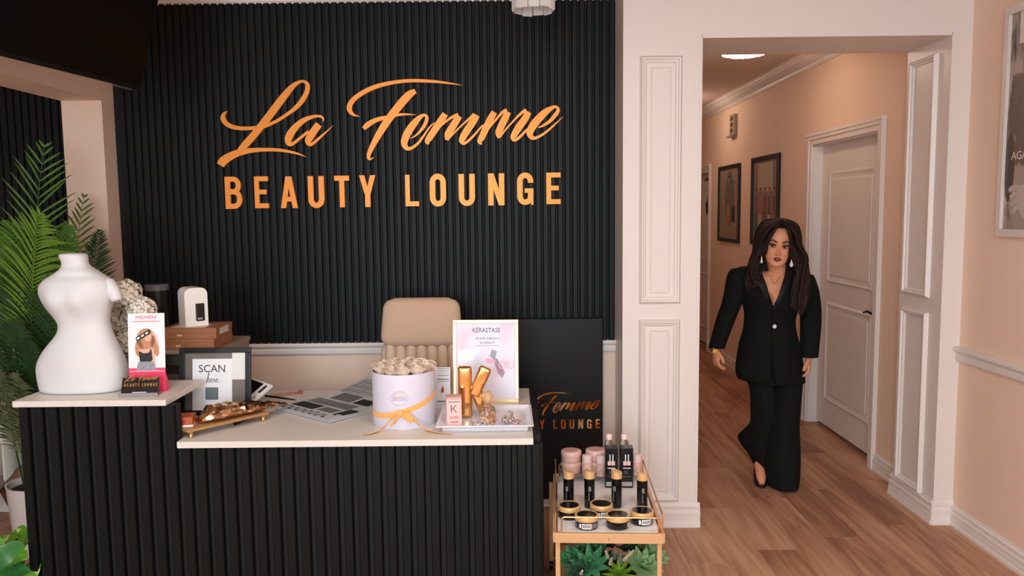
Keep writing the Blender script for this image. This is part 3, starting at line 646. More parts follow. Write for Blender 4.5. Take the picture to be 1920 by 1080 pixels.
# business card holder
bc = thing('business_card_holder', 'small holder of black business cards with gold lettering in front of the flyer', 'card holder', (-1.425, 2.955, LZ), math.radians(4))
M_acr = mat('clear_acrylic', (240, 240, 240), .08, trans=.9, ior=1.46)
MB().box(-.072, .072, -.020, .03, 0, .004, .001).box(-.072, .072, -.022, -.018, 0, .014, .001).build('base', mat('grey_acrylic_base', (150, 142, 138), .2), bc)
CM = Matrix.Rotation(math.radians(-24), 4, 'X'); CM.translation = (0, -.012, .005)
on(MB().box(-.068, .068, 0, .010, 0, .068, .001).build('card_stack', mat('black_card', (24, 21, 22), .3), bc), CM)
M_fg = mat('gold_foil_print', (205, 150, 84), .35, .7)
k2_ = .070
for key in ('La', 'F', 'emme'):
    o = script(MB(), key, k2_, .0004).build('script_word', M_fg, bc); on(o, CM @ T(.002, -.0002, .032)) 
for ch_, a, b, c, d in LET:
    X0, Z1 = s2w(a, c); X1, Z0 = s2w(b, d); kz = .070
    o = letter(MB(), ch_, X0*kz, X1*kz, Z0*kz, Z1*kz, .0004).build('letter', M_fg, bc); on(o, CM @ T(.002, -.0002, .0305))
on(MB().box(-.026, .026, -.0006, 0, .008, .011).build('small_print', M_paper, bc), CM)

# hydrangeas in a vase behind the torso
vs_ = thing('hydrangea_vase', 'white hydrangea bouquet in a clear vase half hidden behind the torso', 'flowers', (-1.56, 3.36, CZ))
vs_.location.x = -1.83; vs_.location.y = 3.40
MB().lathe([(.0, 0), (.045, 0), (.05, .01), (.042, .10), (.05, .2), (.046, .2), (.038, .10), (.045, .015), (0, .015)], n=28).build('vase', mat('frosted_vase', (225, 222, 218), .2, trans=.4), vs_, True)
M_pet = mat('cream_petal', (252, 242, 226), .7, sss=.1); M_stem = mat('flower_stem', (70, 96, 50), .6)
for i, (px, py, yy, r) in enumerate(((236, 552, 3.30, .062), (264, 583, 3.30, .062), (222, 600, 3.36, .055), (240, 640, 3.34, .058), (208, 570, 3.42, .06), (246, 610, 3.42, .062))):
    c = at(px, py, yy)-vs_.location; m = MB(); n = 60
    for k in range(n):
        zz = 1-2*(k+.5)/n; a = k*2.39996; q = math.sqrt(1-zz*zz); nrm = Vector((q*math.cos(a), q*math.sin(a), zz)); u = nrm.orthogonal().normalized(); v = nrm.cross(u); sz = .0145*random.uniform(.85, 1.2); ro = random.random()*PI
        cc = c+nrm*r*random.uniform(.92, 1.05)
        for p in range(4):
            aa = ro+p*PI/2; d1 = u*math.cos(aa)+v*math.sin(aa); d2 = u*math.cos(aa+.62)+v*math.sin(aa+.62); d3 = u*math.cos(aa-.62)+v*math.sin(aa-.62)
            m.quad([cc-nrm*.003, cc+d3*sz*.85+nrm*.004, cc+d1*sz*1.15+nrm*.001, cc+d2*sz*.85+nrm*.004])
    ic = MB(); ic.lathe([(r*.8*math.sin(PI*j/8)+.0005, -r*.8*math.cos(PI*j/8)) for j in range(9)], tuple(c), 12)
    h_ = m.build('flower_head', M_pet, vs_, True, 60, fix=False)
    ic.build('floret_core', mat('cream_core', (236, 224, 196), .8) if i == 0 else bpy.data.materials['cream_core'], h_, True)
    MB().tube([tuple(c), (c.x*.4, c.y*.4, .22), (0.01*math.cos(i), .01*math.sin(i), .02)], .0028, 6).build('stem', M_stem, vs_, True)
lf = MB()
for a in (.3, 1.9, 3.4, 4.6): lf.quad([(0, 0, .21), (.05*math.cos(a-.4), .05*math.sin(a-.4), .25), (.11*math.cos(a), .11*math.sin(a), .26), (.05*math.cos(a+.4), .05*math.sin(a+.4), .24)])
lf.build('leaf_spray', M_stem, vs_, fix=False)

# ------------------------------------------------------------------ hutch contents
HZ = 1.0302
M_kraft = mat('kraft_cardboard', (150, 96, 62), .7, var=.05, scale=40)
for i in range(2):
    bxo = thing('cardboard_box', ('lower' if i == 0 else 'upper')+' of the two flat brown cardboard boxes stacked on the desktop shelf', 'box', (-1.39+.004*i, 3.43, HZ+.046*i), math.radians(-2+3*i), 'flat brown boxes on the desktop shelf')
    MB().box(-.115, .115, -.1, .1, 0, .0455, .002).build('box_body', M_kraft, bxo)
    MB().box(-.1165, .1165, -.1015, .1015, .022 if i else .030, .0458, .001).build('lid', M_kraft, bxo)
    if i: MB().box(-.085, .06, -.08, .03, .0458, .0463).build('shipping_label', mat('pale_label', (214, 202, 192), .4), bxo); MB().box(.1165, .1171, -.06, .05, .012, .04).build('end_label', bpy.data.materials['pale_label'], bxo)
    MB().box(-.05, -.028, -.1022, -.1014, .012, .02).build('printed_mark', mat('brown_mark', (196, 170, 146), .6) if i == 0 else bpy.data.materials['brown_mark'], bxo)
rt = thing('white_router', 'upright white rounded box with small dark display on top of the cardboard boxes', 'router', (-1.402, 3.43, HZ+.0925), math.radians(38))
M_gl = mat('white_gloss_plastic', (236, 228, 222), .3)
rr = .028; pts = [(-.048, 0), (.048, 0)]+[(.048-rr+rr*math.cos(a), .166-rr+rr*math.sin(a)) for a in [PI/2*k/6 for k in range(7)]]+[(-.048+rr+rr*math.cos(a), .166-rr+rr*math.sin(a)) for a in [PI/2+PI/2*k/6 for k in range(7)]]
MB().prism(pts, 'y', -.05, .05).build('housing', M_gl, rt, True, 30)
MB().box(-.004, .032, -.0512, -.0498, .022, .098, .004).build('display', mat('dark_display', (10, 9, 10), .15), rt)
for k in range(3): MB().box(.004+.007*k, .0075+.007*k, -.0518, -.051, .028, .035).build('display_digit', M_paper, rt)
tb = thing('black_tumbler', 'black cylindrical tumbler with grey rim behind the flyer on the desktop shelf', 'tumbler', (-1.615, 3.56, HZ))
MB().lathe([(.036, 0), (.04, .006), (.049, .21), (.05, .235)], n=32).build('tumbler_body', mat('matte_black_steel', (20, 20, 21), .35), tb, True)
MB().lathe([(.051, .235), (.052, .258), (.047, .262), (.044, .262)], n=32).build('lid', mat('grey_lid', (92, 92, 94), .25), tb, True)

# black framed notice leaning on the hutch
nf = thing('framed_notice', 'black framed notice reading SCAN here, leaning against the desktop shelf', 'picture', (-1.265, 3.262, CZ))
NM = Matrix.Rotation(math.radians(-7), 4, 'X')
M_bf2 = mat('black_wood_frame', (20, 21, 23), .35)
fb_ = MB(); Wn, Hn, bt = .15, .285, .022
for a in (( -Wn, Wn, 0, bt), (-Wn, Wn, Hn-bt, Hn), (-Wn, -Wn+bt, bt, Hn-bt), (Wn-bt, Wn, bt, Hn-bt)): fb_.box(a[0], a[1], 0, .018, a[2], a[3], .002)
on(fb_.build('frame', M_bf2, nf), NM)
on(MB().box(-Wn+bt, Wn-bt, .008, .014, bt, Hn-bt).build('backing_print', mat('dark_photo_print', (120, 112, 104), .25, var=.5, scale=7), nf), NM)
on(MB().box(-.095, .072, .004, .0075, .012, .238).build('notice_sheet', M_paper, nf), NM)
on(MB().box(.072, Wn-bt, .005, .0078, .15, Hn-bt).build('bright_print_area', mat('pale_photo_print', (226, 226, 220), .3), nf), NM)
on(MB().box(-.040, .014, .0034, .004, .066, .118).build('grey_square', mat('printed_slate', (104, 116, 120), .5), nf), NM)
M_ink = mat('black_ink', (36, 32, 34), .5)
o = text('SCAN', .045, M_ink, nf, (0, 0, 0), sx=.98); on(o, NM @ T(-.012, .0038, .182))
hs = MB()   # the word "here" in a handwritten script
for st in ([(0, 0, 3), (5, 18, 4), (9, 32, 3), (7, 30, 2), (3, 8, 3), (1, 0, 3)], [(2, 8, 2), (7, 15, 3), (9, 10, 3), (8, 2, 3), (12, 2, 2)], [(12, 4, 2), (18, 8, 2), (20, 12, 2), (16, 13, 3), (14, 6, 3), (17, 1, 2), (22, 3, 2)], [(22, 3, 2), (25, 11, 3), (28, 12, 2), (27, 4, 3), (30, 2, 2)], [(30, 3, 2), (37, 8, 2), (39, 12, 2), (35, 13, 3), (32, 6, 3), (36, 1, 2), (46, 6, 1)]):
    ribbon(hs, [(x*.00125, z*.00125, w_*.0008) for x, z, w_ in st], .0003)
o = hs.build('script_lettering', M_ink, nf); on(o, NM @ T(-.036, .0038, .138))
# tablet propped up
tbp = thing('tablet_device', 'white bordered tablet propped at an angle beside the black framed notice', 'tablet', tuple(at(472, 757, 3.31)))
B_ = Vector(tbp.location); R_ = at(512, 722, 3.42); uu = (R_-B_); Lw = uu.length; ux = uu.normalized(); vv = (at(455, 690, 3.52)-R_); vv = (vv-ux*vv.dot(ux)); vv.normalize(); nn = ux.cross(vv)
if nn.z < 0: nn = -nn
TMx = Matrix(((ux.x, vv.x, nn.x, 0), (ux.y, vv.y, nn.y, 0), (ux.z, vv.z, nn.z, 0), (0, 0, 0, 1)))
on(MB().box(0, Lw, 0, .17, -.012, 0, .004).build('tablet_body', M_gl, tbp), TMx)
on(MB().box(.012, Lw-.012, .042, .163, 0, .0008).build('tablet_screen', mat('off_screen_glass', (8, 7, 8), .55, spec=.2), tbp), TMx)
on(MB().box(Lw*.50, Lw*.88, .016, .028, 0, .0008).build('button_strip', mat('dark_button', (40, 38, 36), .5), tbp), TMx)
on(MB().box(Lw*.2, Lw*.32, .014, .019, 0, .0008).build('printed_mark', mat('grey_mark', (120, 116, 116), .5), tbp), TMx)
zz_ = CZ-tbp.location.z
sp__ = MB(); cmid = ux*Lw*.75+vv*.1; sp__.tube([(cmid.x, cmid.y, cmid.z-.012), (cmid.x+.02, cmid.y+.02, zz_+.004)], .008, 8); sp__.box(cmid.x-.05, cmid.x+.06, cmid.y-.02, cmid.y+.08, zz_, zz_+.008, .002); sp__.build('stand', M_gl, tbp)
# pens
a, b = onz(506, 742, CZ+.006), onz(562, 736, CZ+.006)
p_ = thing('rose_gold_pen', 'rose gold stick lying on the worktop by the tablet', 'pen', tuple(a)); d = b-a
MB().tube([(0, 0, 0), tuple(d*.7), tuple(d*.85), tuple(d)], [.0045, .0055, .0055, .0035], 10).build('barrel', mat('rose_gold', (190, 128, 100), .3, .8), p_, True)
MB().lathe([(.002, -.009), (.009, -.006), (.01, .0), (.009, .006), (.002, .009)], tuple(d+Vector((.004, 0, .003))), 12).build('round_end', bpy.data.materials['rose_gold'], p_, True)
a, b = onz(497, 742, CZ+.004), onz(556, 750, CZ+.004); d = b-a
p_ = thing('black_pen', 'thin black pen lying on the worktop in front of the rose gold stick', 'pen', tuple(a))
MB().tube([(0, 0, 0), tuple(d*.6)], [.0045, .0045], 10).build('barrel', M_black, p_, True); MB().tube([tuple(d*.6), tuple(d*.93), tuple(d)], [.0042, .0025, .0006], 10).build('tip', M_black, p_, True)

# footed tray, foil bag, orange box
ft = thing('footed_tray', 'long wooden tray on small brass feet, left end of the worktop', 'tray', (-1.155, 3.09, CZ), math.radians(50))
M_tw = mat('honey_wood', (178, 130, 84), .45, var=.12, scale=10, stretch=(1, 8, 8))
MB().box(-.19, .16, -.06, .06, .024, .036, .005).build('board', M_tw, ft)
for x, y in ((-.17, -.045), (-.17, .045), (.14, -.045), (.14, .045)): o = MB().lathe([(.006, 0), (.011, .006), (.008, .016), (.011, .024)], n=14).build('foot', mat('aged_brass', (196, 160, 96), .35, .8) if 'aged_brass' not in bpy.data.materials else bpy.data.materials['aged_brass'], ft, True); o.location = (x, y, 0)
ob = thing('orange_box', 'small orange and red carton lying on the footed tray', 'box', (-1.272, 2.985, CZ+.0365), math.radians(12))
MB().box(-.034, .034, -.04, .04, 0, .038, .002).build('carton', mat('burnt_orange_card', (176, 84, 40), .5, var=.15, scale=20), ob)
MB().box(-.0345, .0345, -.0405, .0405, .001, .008).build('carton_base_band', M_paper, ob); MB().box(-.014, .008, -.0408, -.04, .014, .028).build('printed_patch', mat('red_patch', (170, 30, 34), .5), ob)
fo = thing('foil_bag', 'crumpled shiny gold foil bag lying on the footed tray', 'bag', (-1.12, 3.125, CZ+.037), math.radians(50))
m = MB(); n_u, n_v = 34, 22; gr = []
for i in range(n_u+1):
    t = i/n_u; L_ = -.17+.37*t; hw = .052*min(1, (t*5)**.6)*(1-.72*max(0, t-.55)/.45)+.006; hh = .026*min(1, (t*6)**.6)*(1-.8*max(0, t-.4)/.6)+.003; ring = []
    for k in range(n_v):
        a = 2*PI*k/n_v; p = Vector((L_, hw*math.cos(a), hh+hh*math.sin(a))); nz = noise.noise(p*38)*.010+noise.noise(p*90+Vector((5, 1, 2)))*.006
        f_ = 1 if math.sin(a) > -.3 else .15; p += Vector((noise.noise(p*60)*.006, math.cos(a)*nz, math.sin(a)*nz))*f_; p.z = max(p.z, .0005); ring.append(p)
    gr.append(ring)
m.loft(gr).build('foil_body', mat('crinkled_gold_foil', (204, 166, 130), .2, 1, bump=.5, scale=45), fo, True, 18)
MB().box(.19, .225, -.016, .016, .0, .008, .002).build('foil_tail', bpy.data.materials['crinkled_gold_foil'], fo)
a, b = onz(440, 792, CZ+.012), onz(462, 783, CZ+.012); d = b-a
p_ = thing('black_marker', 'short black marker on the worktop below the foil bag', 'pen', (a.x, a.y, CZ+.008)); MB().tube([(0, 0, 0), (d.x, d.y, 0)], .008, 12).build('barrel', M_black, p_, True); MB().tube([(d.x, d.y, 0), (d.x*1.25, d.y*1.25, 0)], [.0065, .005], 12).build('cap', M_black, p_, True)

# newspapers
np_ = thing('folded_newspaper', 'folded newspaper with black headlines spread on the worktop', 'newspaper', (-.90, 3.225, CZ), math.radians(-39.6))
M_news = mat('newsprint', (200, 198, 200), .7, var=.03, scale=80); M_nink = mat('news_ink', (44, 44, 48), .7); M_ngr = mat('news_grey_photo', (112, 106, 106), .7, var=.3, scale=50)
NW = .375
def nz_(t): return .012+.05*max(0, t-.35)**1.6*2.2
for s_, (dz, dw) in enumerate(((0, 0), (.004, .006), (.008, -.004))):
    rings = []
    for i in range(15):
        t = i/14; L_ = t*.56+s_*.004; z = nz_(t)*(.6 if s_ == 0 else 1)+dz-.012+.002 if s_ else .0005+.3*nz_(t)-.0036
        z = max(z, .0006+dz); rings.append([(-NW/2+dw, L_, z), (NW/2+dw, L_, z+.002*math.sin(i)), (NW/2+dw, L_, z+.0025+.002*math.sin(i)), (-NW/2+dw, L_, z+.0025)])
    MB().loft(rings).build('newspaper_sheet', M_news, np_, True, 40)
def nbar(x0, x1, t0, t1, m, name='print'):
    k = 3; rings = []
    for i in range(k+1):
        t = t0+(t1-t0)*i/k; z = nz_(t)+.008-.012+.002+.0030+.0008; rings.append([(x0, t*.56+.008, z), (x1, t*.56+.008, z), (x1, t*.56+.008, z+.0003), (x0, t*.56+.008, z+.0003)])
    MB().loft(rings).build(name, m, np_)
x = -.17
for k in range(13):
    wd = random.uniform(.012, .024); nbar(x, x+wd*.28, .035, .10, M_nink, 'headline_letter'); nbar(x, x+wd, .035+.05*(k % 2), .05+.05*(k % 2), M_nink, 'headline_letter'); x += wd+.006
nbar(-.17, -.02, .13, .25, M_nink, 'dark_photo'); nbar(.0, .10, .14, .24, M_ngr, 'grey_photo'); nbar(.12, .175, .12, .30, M_nink, 'headline_block')
for k in range(7): nbar(-.17, .11, .28+.018*k, .286+.018*k, M_nink, 'text_line')
nbar(-.12, .02, .43, .58, M_ngr, 'grey_photo'); nbar(.04, .14, .43, .54, M_nink, 'dark_photo')
for k in range(10): nbar(-.17, .16, .60+.03*k, .608+.03*k, M_nink if k % 3 else M_ngr, 'text_line')
for k in range(5): nbar(.03+.028*k, .048+.028*k, .64, .70, M_nink, 'headline_letter')

# ------------------------------------------------------------------ hat box of roses
hb = thing('rose_hat_box', 'round lavender-white flower box with orange satin ribbon and cream roses', 'flower box', (-.447, 3.135, CZ))
M_lav = mat('lavender_white_board', (224, 220, 236), .5); M_sat = mat('orange_satin', (250, 184, 104), .32, sheen=.3); M_rose = mat('cream_rose_petal', (250, 226, 204), .75, sss=.1)
HR, HH = .1265, .215
MB().lathe([(HR-.002, 0), (HR, .004), (HR, HH), (HR-.004, HH), (HR-.004, HH-.03), (.0005, HH-.03)], n=56).build('box_body', M_lav, hb, True, 40)
M_soft = M_rose
def rose(r):
    m = MB()
    for L_, (nn_, rr_, h0, h1) in enumerate(((3, .26, .1, .95), (4, .48, .05, .85), (5, .74, -.1, .72), (6, .98, -.2, .55))):
        for i in range(nn_):
            a0 = 2*PI*i/nn_+L_*.7; sp = 2*PI/nn_*.72; rings = []
            for j in range(4):
                t = j/3; row = []
                for k in range(6):
                    s = k/5*2-1; a = a0+s*sp; q = rr_*(.35+.65*t+.12*t*t)*(1-.10*(1-s*s)*0); z = h0+(h1-h0)*t-.16*s*s*t+.02*math.sin(5*a)
                    row.append((r*q*math.cos(a), r*q*math.sin(a), r*z))
                rings.append(row)
            m.loft(rings, caps=False, closed=False)
    m.lathe([(r*.15, 0), (r*.2, r*.4), (r*.08, r*.6)], n=8); return m
rm = rose(.036).build('rose', M_rose, None, True, 60, fix=False); rme = rm.data; bpy.data.objects.remove(rm)
for ring_, n in ((.096, 11), (.05, 6), (0, 1)):
    for i in range(n):
        a = 2*PI*i/n+ring_*9; o = mesh_obj('rose', rme, None, hb); o.location = (ring_*math.cos(a), ring_*math.sin(a), HH-.004+.008*(1-ring_/.1)); o.rotation_euler = (.25*math.sin(a)*-1*(ring_ > 0), .25*math.cos(a)*(ring_ > 0), random.random()*6)
def band_z(a): # a: angle around, -90deg is towards the camera
    return .070+.034*math.cos(a-.15)+.022*abs(math.cos(a))**2
rings = []
for k in range(64):
    a = 2*PI*k/64; z = band_z(a); r = HR+.0012; tw = .004*math.sin(3*a)
    rings.append([(r*math.cos(a), r*math.sin(a), z-.011+tw), ((r+.0015)*math.cos(a), (r+.0015)*math.sin(a), z), (r*math.cos(a), r*math.sin(a), z+.011+tw), ((r-.0008)*math.cos(a), (r-.0008)*math.sin(a), z)])
rings.append(rings[0]); MB().loft(rings, caps=False).build('ribbon_band', M_sat, hb, True, 60)
def strip3(pts, wv, m=None, th=.0012):
    m = m or MB(); P = cat(pts, 6); n = len(P); rings = []
    for i, p in enumerate(P):
        q = Vector(p[:3]); w_ = p[3]/2; wd = Vector(wv(i/(n-1))).normalized(); d = (Vector(P[min(i+1, n-1)][:3])-Vector(P[max(i-1, 0)][:3])).normalized(); nr = d.cross(wd).normalized()*th/2
        rings.append([q-wd*w_+nr, q+wd*w_+nr, q+wd*w_-nr, q-wd*w_-nr])
    return m.loft(rings)
kn = (-.0, -HR-.006, .069)
MB().lathe([(.002, -.014), (.010, -.011), (.012, 0), (.010, .011), (.002, .014)], kn, 14, caps=True).build('bow_knot', M_sat, hb, True, 60)
strip3([(0, -HR-.006, .066, .014), (-.03, -HR-.020, .052, .026), (-.05, -HR-.028, .030, .036), (-.068, -HR-.034, .015, .036), (-.10, -HR-.046, .0025, .040), (-.135, -HR-.056, .002, .036)], lambda t: (.5*(1-t), -.75*t, .8*(1-t)+.05)).build('ribbon_tail', M_sat, hb, True, 60)
strip3([(0, -HR-.006, .066, .014), (.04, -HR-.018, .056, .030), (.075, -HR-.024, .030, .038), (.10, -HR-.032, .012, .036), (.15, -HR-.046, .0025, .036), (.205, -HR-.056, .002, .024)], lambda t: (-.4*(1-t), -.8*t, .8*(1-t)+.05)).build('ribbon_tail', M_sat, hb, True, 60)
strip3([(0, -HR-.008, .066, .012), (-.012, -HR-.026, .050, .026), (-.030, -HR-.03, .030, .024), (-.026, -HR-.022, .028, .022), (-.006, -HR-.012, .055, .012)], lambda t: (.8, -.2, .5)).build('bow_loop', M_sat, hb, True, 60)
strip3([(0, -HR-.008, .068, .012), (.028, -HR-.026, .064, .028), (.052, -HR-.026, .046, .026), (.04, -HR-.02, .044, .02), (.004, -HR-.01, .062, .012)], lambda t: (.3, -.3, .9)).build('bow_loop', M_sat, hb, True, 60)
M_em = mat('silver_print', (186, 176, 192), .3, .3); em = MB()
def cyl(a, z, r=HR+.0006): return (r*math.sin(a), -r*math.cos(a), z)
def cline(pts, wd):
    rings = []
    for a, z in pts: rings.append([cyl(a, z-wd), cyl(a, z+wd)])
    em.loft(rings, caps=False, closed=False)
cline([(-.28+.56*k/12, .118) for k in range(13)], .0012); cline([(-.28+.56*k/12, .130) for k in range(13)], .0012)
cline([(.27*math.cos(a), .124+.027*math.sin(a)) for a in [.35+2.45*k/12 for k in range(13)]], .0012); cline([(.27*math.cos(a), .124-.027*math.sin(a)) for a in [.35+2.45*k/12 for k in range(13)]], .0012)
for k in range(7): cline([(-.2+.06*k, .124), (-.165+.06*k, .124)], .0028)
em.build('emblem', M_em, hb, False, fix=False)
cline_m = MB(); 
em = MB(); cline([(.16*math.cos(a), .138+.006*math.sin(a)) for a in [2*PI*k/10 for k in range(11)]], .003); em.build('emblem_patch', mat('peach_print', (238, 208, 190), .5), hb, fix=False)

# standing brochure behind the hat box
br = thing('standing_brochure', 'white leaflet with black rules standing between the hat box and the gold frame', 'leaflet', (-.315, 3.34, CZ), math.radians(-4))
BM = Matrix.Rotation(math.radians(-4), 4, 'X')
on(MB().box(-.03, .036, 0, .012, 0, .178, .001).build('leaflet_body', M_paper, br), BM)
for z, hh in ((.172, .0015), (.163, .0015), (.152, .001), (.142, .002), (.126, .003), (.118, .0014), (.030, .0035)): on(MB().box(-.02, .032, -.0008, 0, z, z+hh).build('printed_rule', M_ink, br), BM)
on(MB().prism([(-.004, .068), (.008, .07), (.009, .082), (.004, .10), (-.002, .085)], 'y', -.0008, 0).build('red_mark', mat('red_print', (200, 40, 40), .5), br), BM)

# gold framed poster on the desk
gf = thing('gold_framed_poster', 'pale gold framed pink perfume advertisement standing on the worktop', 'picture', (-.130, 3.432, CZ), math.radians(-1.5))
GM = Matrix.Rotation(math.radians(-9), 4, 'X'); GW, GH, gb = .146, .368, .016
M_gf = mat('champagne_gold_frame', (240, 208, 160), .28, .35)
g = MB()
for a in ((-GW, GW, 0, gb), (-GW, GW, GH-gb, GH), (-GW, -GW+gb, gb, GH-gb), (GW-gb, GW, gb, GH-gb)): on(MB().box(a[0], a[1], 0, .02, a[2], a[3], .002).build('frame_bar', M_gf, gf), GM)
M_ad = bpy.data.materials.new('pink_gradient_print'); M_ad.use_nodes = True
def adn():
    nt = M_ad.node_tree; b = nt.nodes['Principled BSDF']; N = nt.nodes.new; L = nt.links.new
    tc = N('ShaderNodeTexCoord'); n = N('ShaderNodeTexNoise'); n.inputs['Scale'].default_value = 7; n.inputs['Detail'].default_value = 1
    r = N('ShaderNodeValToRGB'); e = r.color_ramp.elements; e[0].position = .5; e[0].color = srgb(224, 216, 228); e[1].position = .76; e[1].color = srgb(244, 178, 200)
    L(tc.outputs['Object'], n.inputs[0]); L(n.outputs[0], r.inputs[0]); L(r.outputs[0], b.inputs['Base Color']); b.inputs['Roughness'].default_value = .3
adn()
on(MB().box(-GW+gb, GW-gb, .004, .012, gb, GH-gb).build('poster_print', M_ad, gf), GM)
M_dk = mat('charcoal_print', (70, 62, 72), .5)
o = text('KÉRASTASE', .0285, M_dk, gf, (0, 0, 0), sx=.86); on(o, GM @ T(.004, .0036, .312))
o = text('GLOSS ABSOLU', .0125, M_dk, gf, (0, 0, 0), sx=1.25); on(o, GM @ T(.008, .0036, .281))
o = text('LE PARFUM', .0115, M_dk, gf, (0, 0, 0), sx=1.15); on(o, GM @ T(.008, .0036, .262))
on(MB().box(-.045, .06, .0035, .004, .252, .2535).build('small_print', bpy.data.materials['grey_mark'], gf), GM)
def gflat(pts, m, name, y=.0036): return on(MB().prism(pts, 'y', y, y+.0005).build(name, m, gf), GM)
M_mauve = mat('mauve_print', (176, 140, 168), .4); M_rosep = mat('rose_print', (244, 190, 206), .5)
gflat([(.03, .20), (.052, .195), (.085, .135), (.075, .11), (.055, .13)], M_mauve, 'printed_shadow', .0038)
gflat([(.018, .205), (.028, .236), (.050, .228), (.042, .192)], mat('silver_cap_print', (150, 134, 154), .3), 'printed_cap', .0033)
gflat([(.002, .195), (.014, .198), (.040, .190), (.046, .176), (.000, .176)], M_rosep, 'printed_bottle', .0034)
gflat([(-.12, .235), (-.03, .235), (-.055, .19), (-.12, .17)], mat('white_print', (246, 244, 246), .3), 'printed_highlight', .0037)
o = text('OU', .05, M_rosep, gf, (0, 0, 0)); on(o, GM @ T(.092, .0035, .15))
MB().tube([(0, .065, .2), (0, .12, .0)], .006, 6).build('easel_leg', M_black, gf)

# white tray with K ornament, perfume and carton
wt = thing('white_serving_tray', 'white rectangular tray holding the gold K at the right end of the worktop', 'tray', (-.118, 3.105, CZ), math.radians(.5))
M_wt = mat('white_lacquer', (238, 234, 240), .22)
def rect(wx, wy, z): return [(-wx, -wy, z), (wx, -wy, z), (wx, wy, z), (-wx, wy, z)]
MB().loft([rect(.164, .12, 0), rect(.164, .12, .012), rect(.186, .165, .028), rect(.186, .165, .032), rect(.178, .157, .032), rect(.160, .138, .016)]).build('tray_body', M_wt, wt)
MB().box(-.166, .166, -.122, .122, .004, .010, .001).build('foot_band', M_wt, wt)
TZ = CZ+.0162
M_kg = mat('mirror_gold', (226, 172, 108), .12, 1)
kt = thing('gold_letter_ornament', 'shiny gold balloon-style letter K standing on the white tray', 'ornament', (-.163, 3.135, TZ+.001))
kb = MB()
kb.box(-.066, -.010, -.022, .022, 0, .208, .014, seg=4)
def bar(m, p0, p1, wd, d=.021, bev=.012):
    v = Vector((p1[0]-p0[0], 0, p1[1]-p0[1])); l = v.length; ang = math.atan2(v.x, v.z); t = bmesh.new()
    MM = T(p0[0], 0, p0[1]) @ Matrix.Rotation(ang, 4, 'Y'); m.box(-wd/2, wd/2, -d, d, 0, l, bev, MM, 4)
bar(kb, (-.004, .085), (.048, .203), .050); bar(kb, (.004, .115), (.050, .004), .048, .0195, .011)
kb.box(-.03, .012, -.0165, .0165, .085, .125, .008, seg=3)
o = kb.build('letter_body', M_kg, kt, True, 50)
pb = thing('pink_carton', 'small pale pink carton marked K standing left on the white tray', 'box', (-.240, 3.03, TZ), math.radians(8))
M_pk = mat('pale_pink_card', (238, 196, 190), .35)
MB().box(-.029, .029, -.026, .026, 0, .113, .001).build('carton', M_pk, pb); MB().box(-.0295, .0295, -.0265, .0265, .104, .1135, .0008).build('carton_lid', mat('salmon_card', (214, 160, 150), .35), pb)
M_tp = mat('taupe_print', (120, 96, 96), .4)
kk_ = MB(); kk_.box(-.013, -.009, -.0266, -.026, .052, .082); kk_.prism([(-.010, .066), (.006, .082), (.010, .082), (-.004, .067)], 'y', -.0266, -.026); kk_.prism([(-.008, .068), (-.004, .070), (.011, .052), (.007, .052)], 'y', -.0266, -.026); kk_.build('printed_letter', M_tp, pb)
for z, hw, mm in ((.093, .022, M_tp), (.034, .017, mat('coral_print', (240, 120, 110), .4)), (.028, .019, bpy.data.materials['coral_print']), (.014, .014, M_tp)): MB().box(-hw, hw, -.0266, -.026, z, z+.003).build('printed_line', mm, pb)
M_glass = mat('clear_glass', (255, 250, 246), .02, trans=1, ior=1.45)
pf = thing('perfume_bottle', 'rounded clear glass perfume bottle with gold cap in front of the gold K', 'bottle', (-.108, 3.05, TZ))
MB().lathe([(.0, .0), (.030, .0), (.034, .008), (.033, .04), (.026, .062), (.012, .072), (.010, .078), (.0, .078)], n=28).build('glass_body', M_glass, pf, True, 50)
MB().lathe([(.0, .012), (.026, .012), (.028, .03), (.023, .05), (.0, .055)], n=24).build('perfume_liquid', mat('amber_liquid', (250, 222, 200), .05, trans=.9, ior=1.36), pf, True, 50)
MB().lathe([(.0, .078), (.013, .078), (.022, .092), (.024, .104), (.016, .120), (.006, .126), (.0, .127)], n=10).build('faceted_cap', mat('amber_glass_cap', (244, 206, 160), .08, trans=.5, ior=1.5), pf)
for i, (x, y, s_, lb) in enumerate(((-.162, 3.005, .018, 'small clear crystal lump left of the perfume bottle'), (-.098, 2.992, .016, 'low clear crystal lump in front of the perfume bottle'), (-.030, 3.035, .030, 'largest clear crystal cluster, right part of the white tray'), (.008, 3.02, .017, 'small pinkish crystal at the right of the crystal cluster'))):
    c = thing('crystal_ornament', lb, 'crystal', (x, y, TZ), .6*i, 'crystals on the white tray'); 
    cnt = 3 if s_ < .02 else 6
    for k in range(cnt):
        a = 2*PI*k/cnt; t = bmesh.new(); bmesh.ops.create_icosphere(t, subdivisions=1, radius=s_*.55)
        for v in t.verts: v.co.z *= .8+.3*random.random(); v.co.x *= random.uniform(.8, 1.2)
        mn = min(v.co.z for v in t.verts); m = MB(); m.merge(t, T(s_*.7*math.cos(a), s_*.7*math.sin(a)*.6, -mn+(s_*.5 if k == 0 and cnt > 3 else 0)))
        m.build('crystal_facet', M_glass if i < 3 else mat('rose_crystal', (250, 214, 206), .05, trans=.9), c)

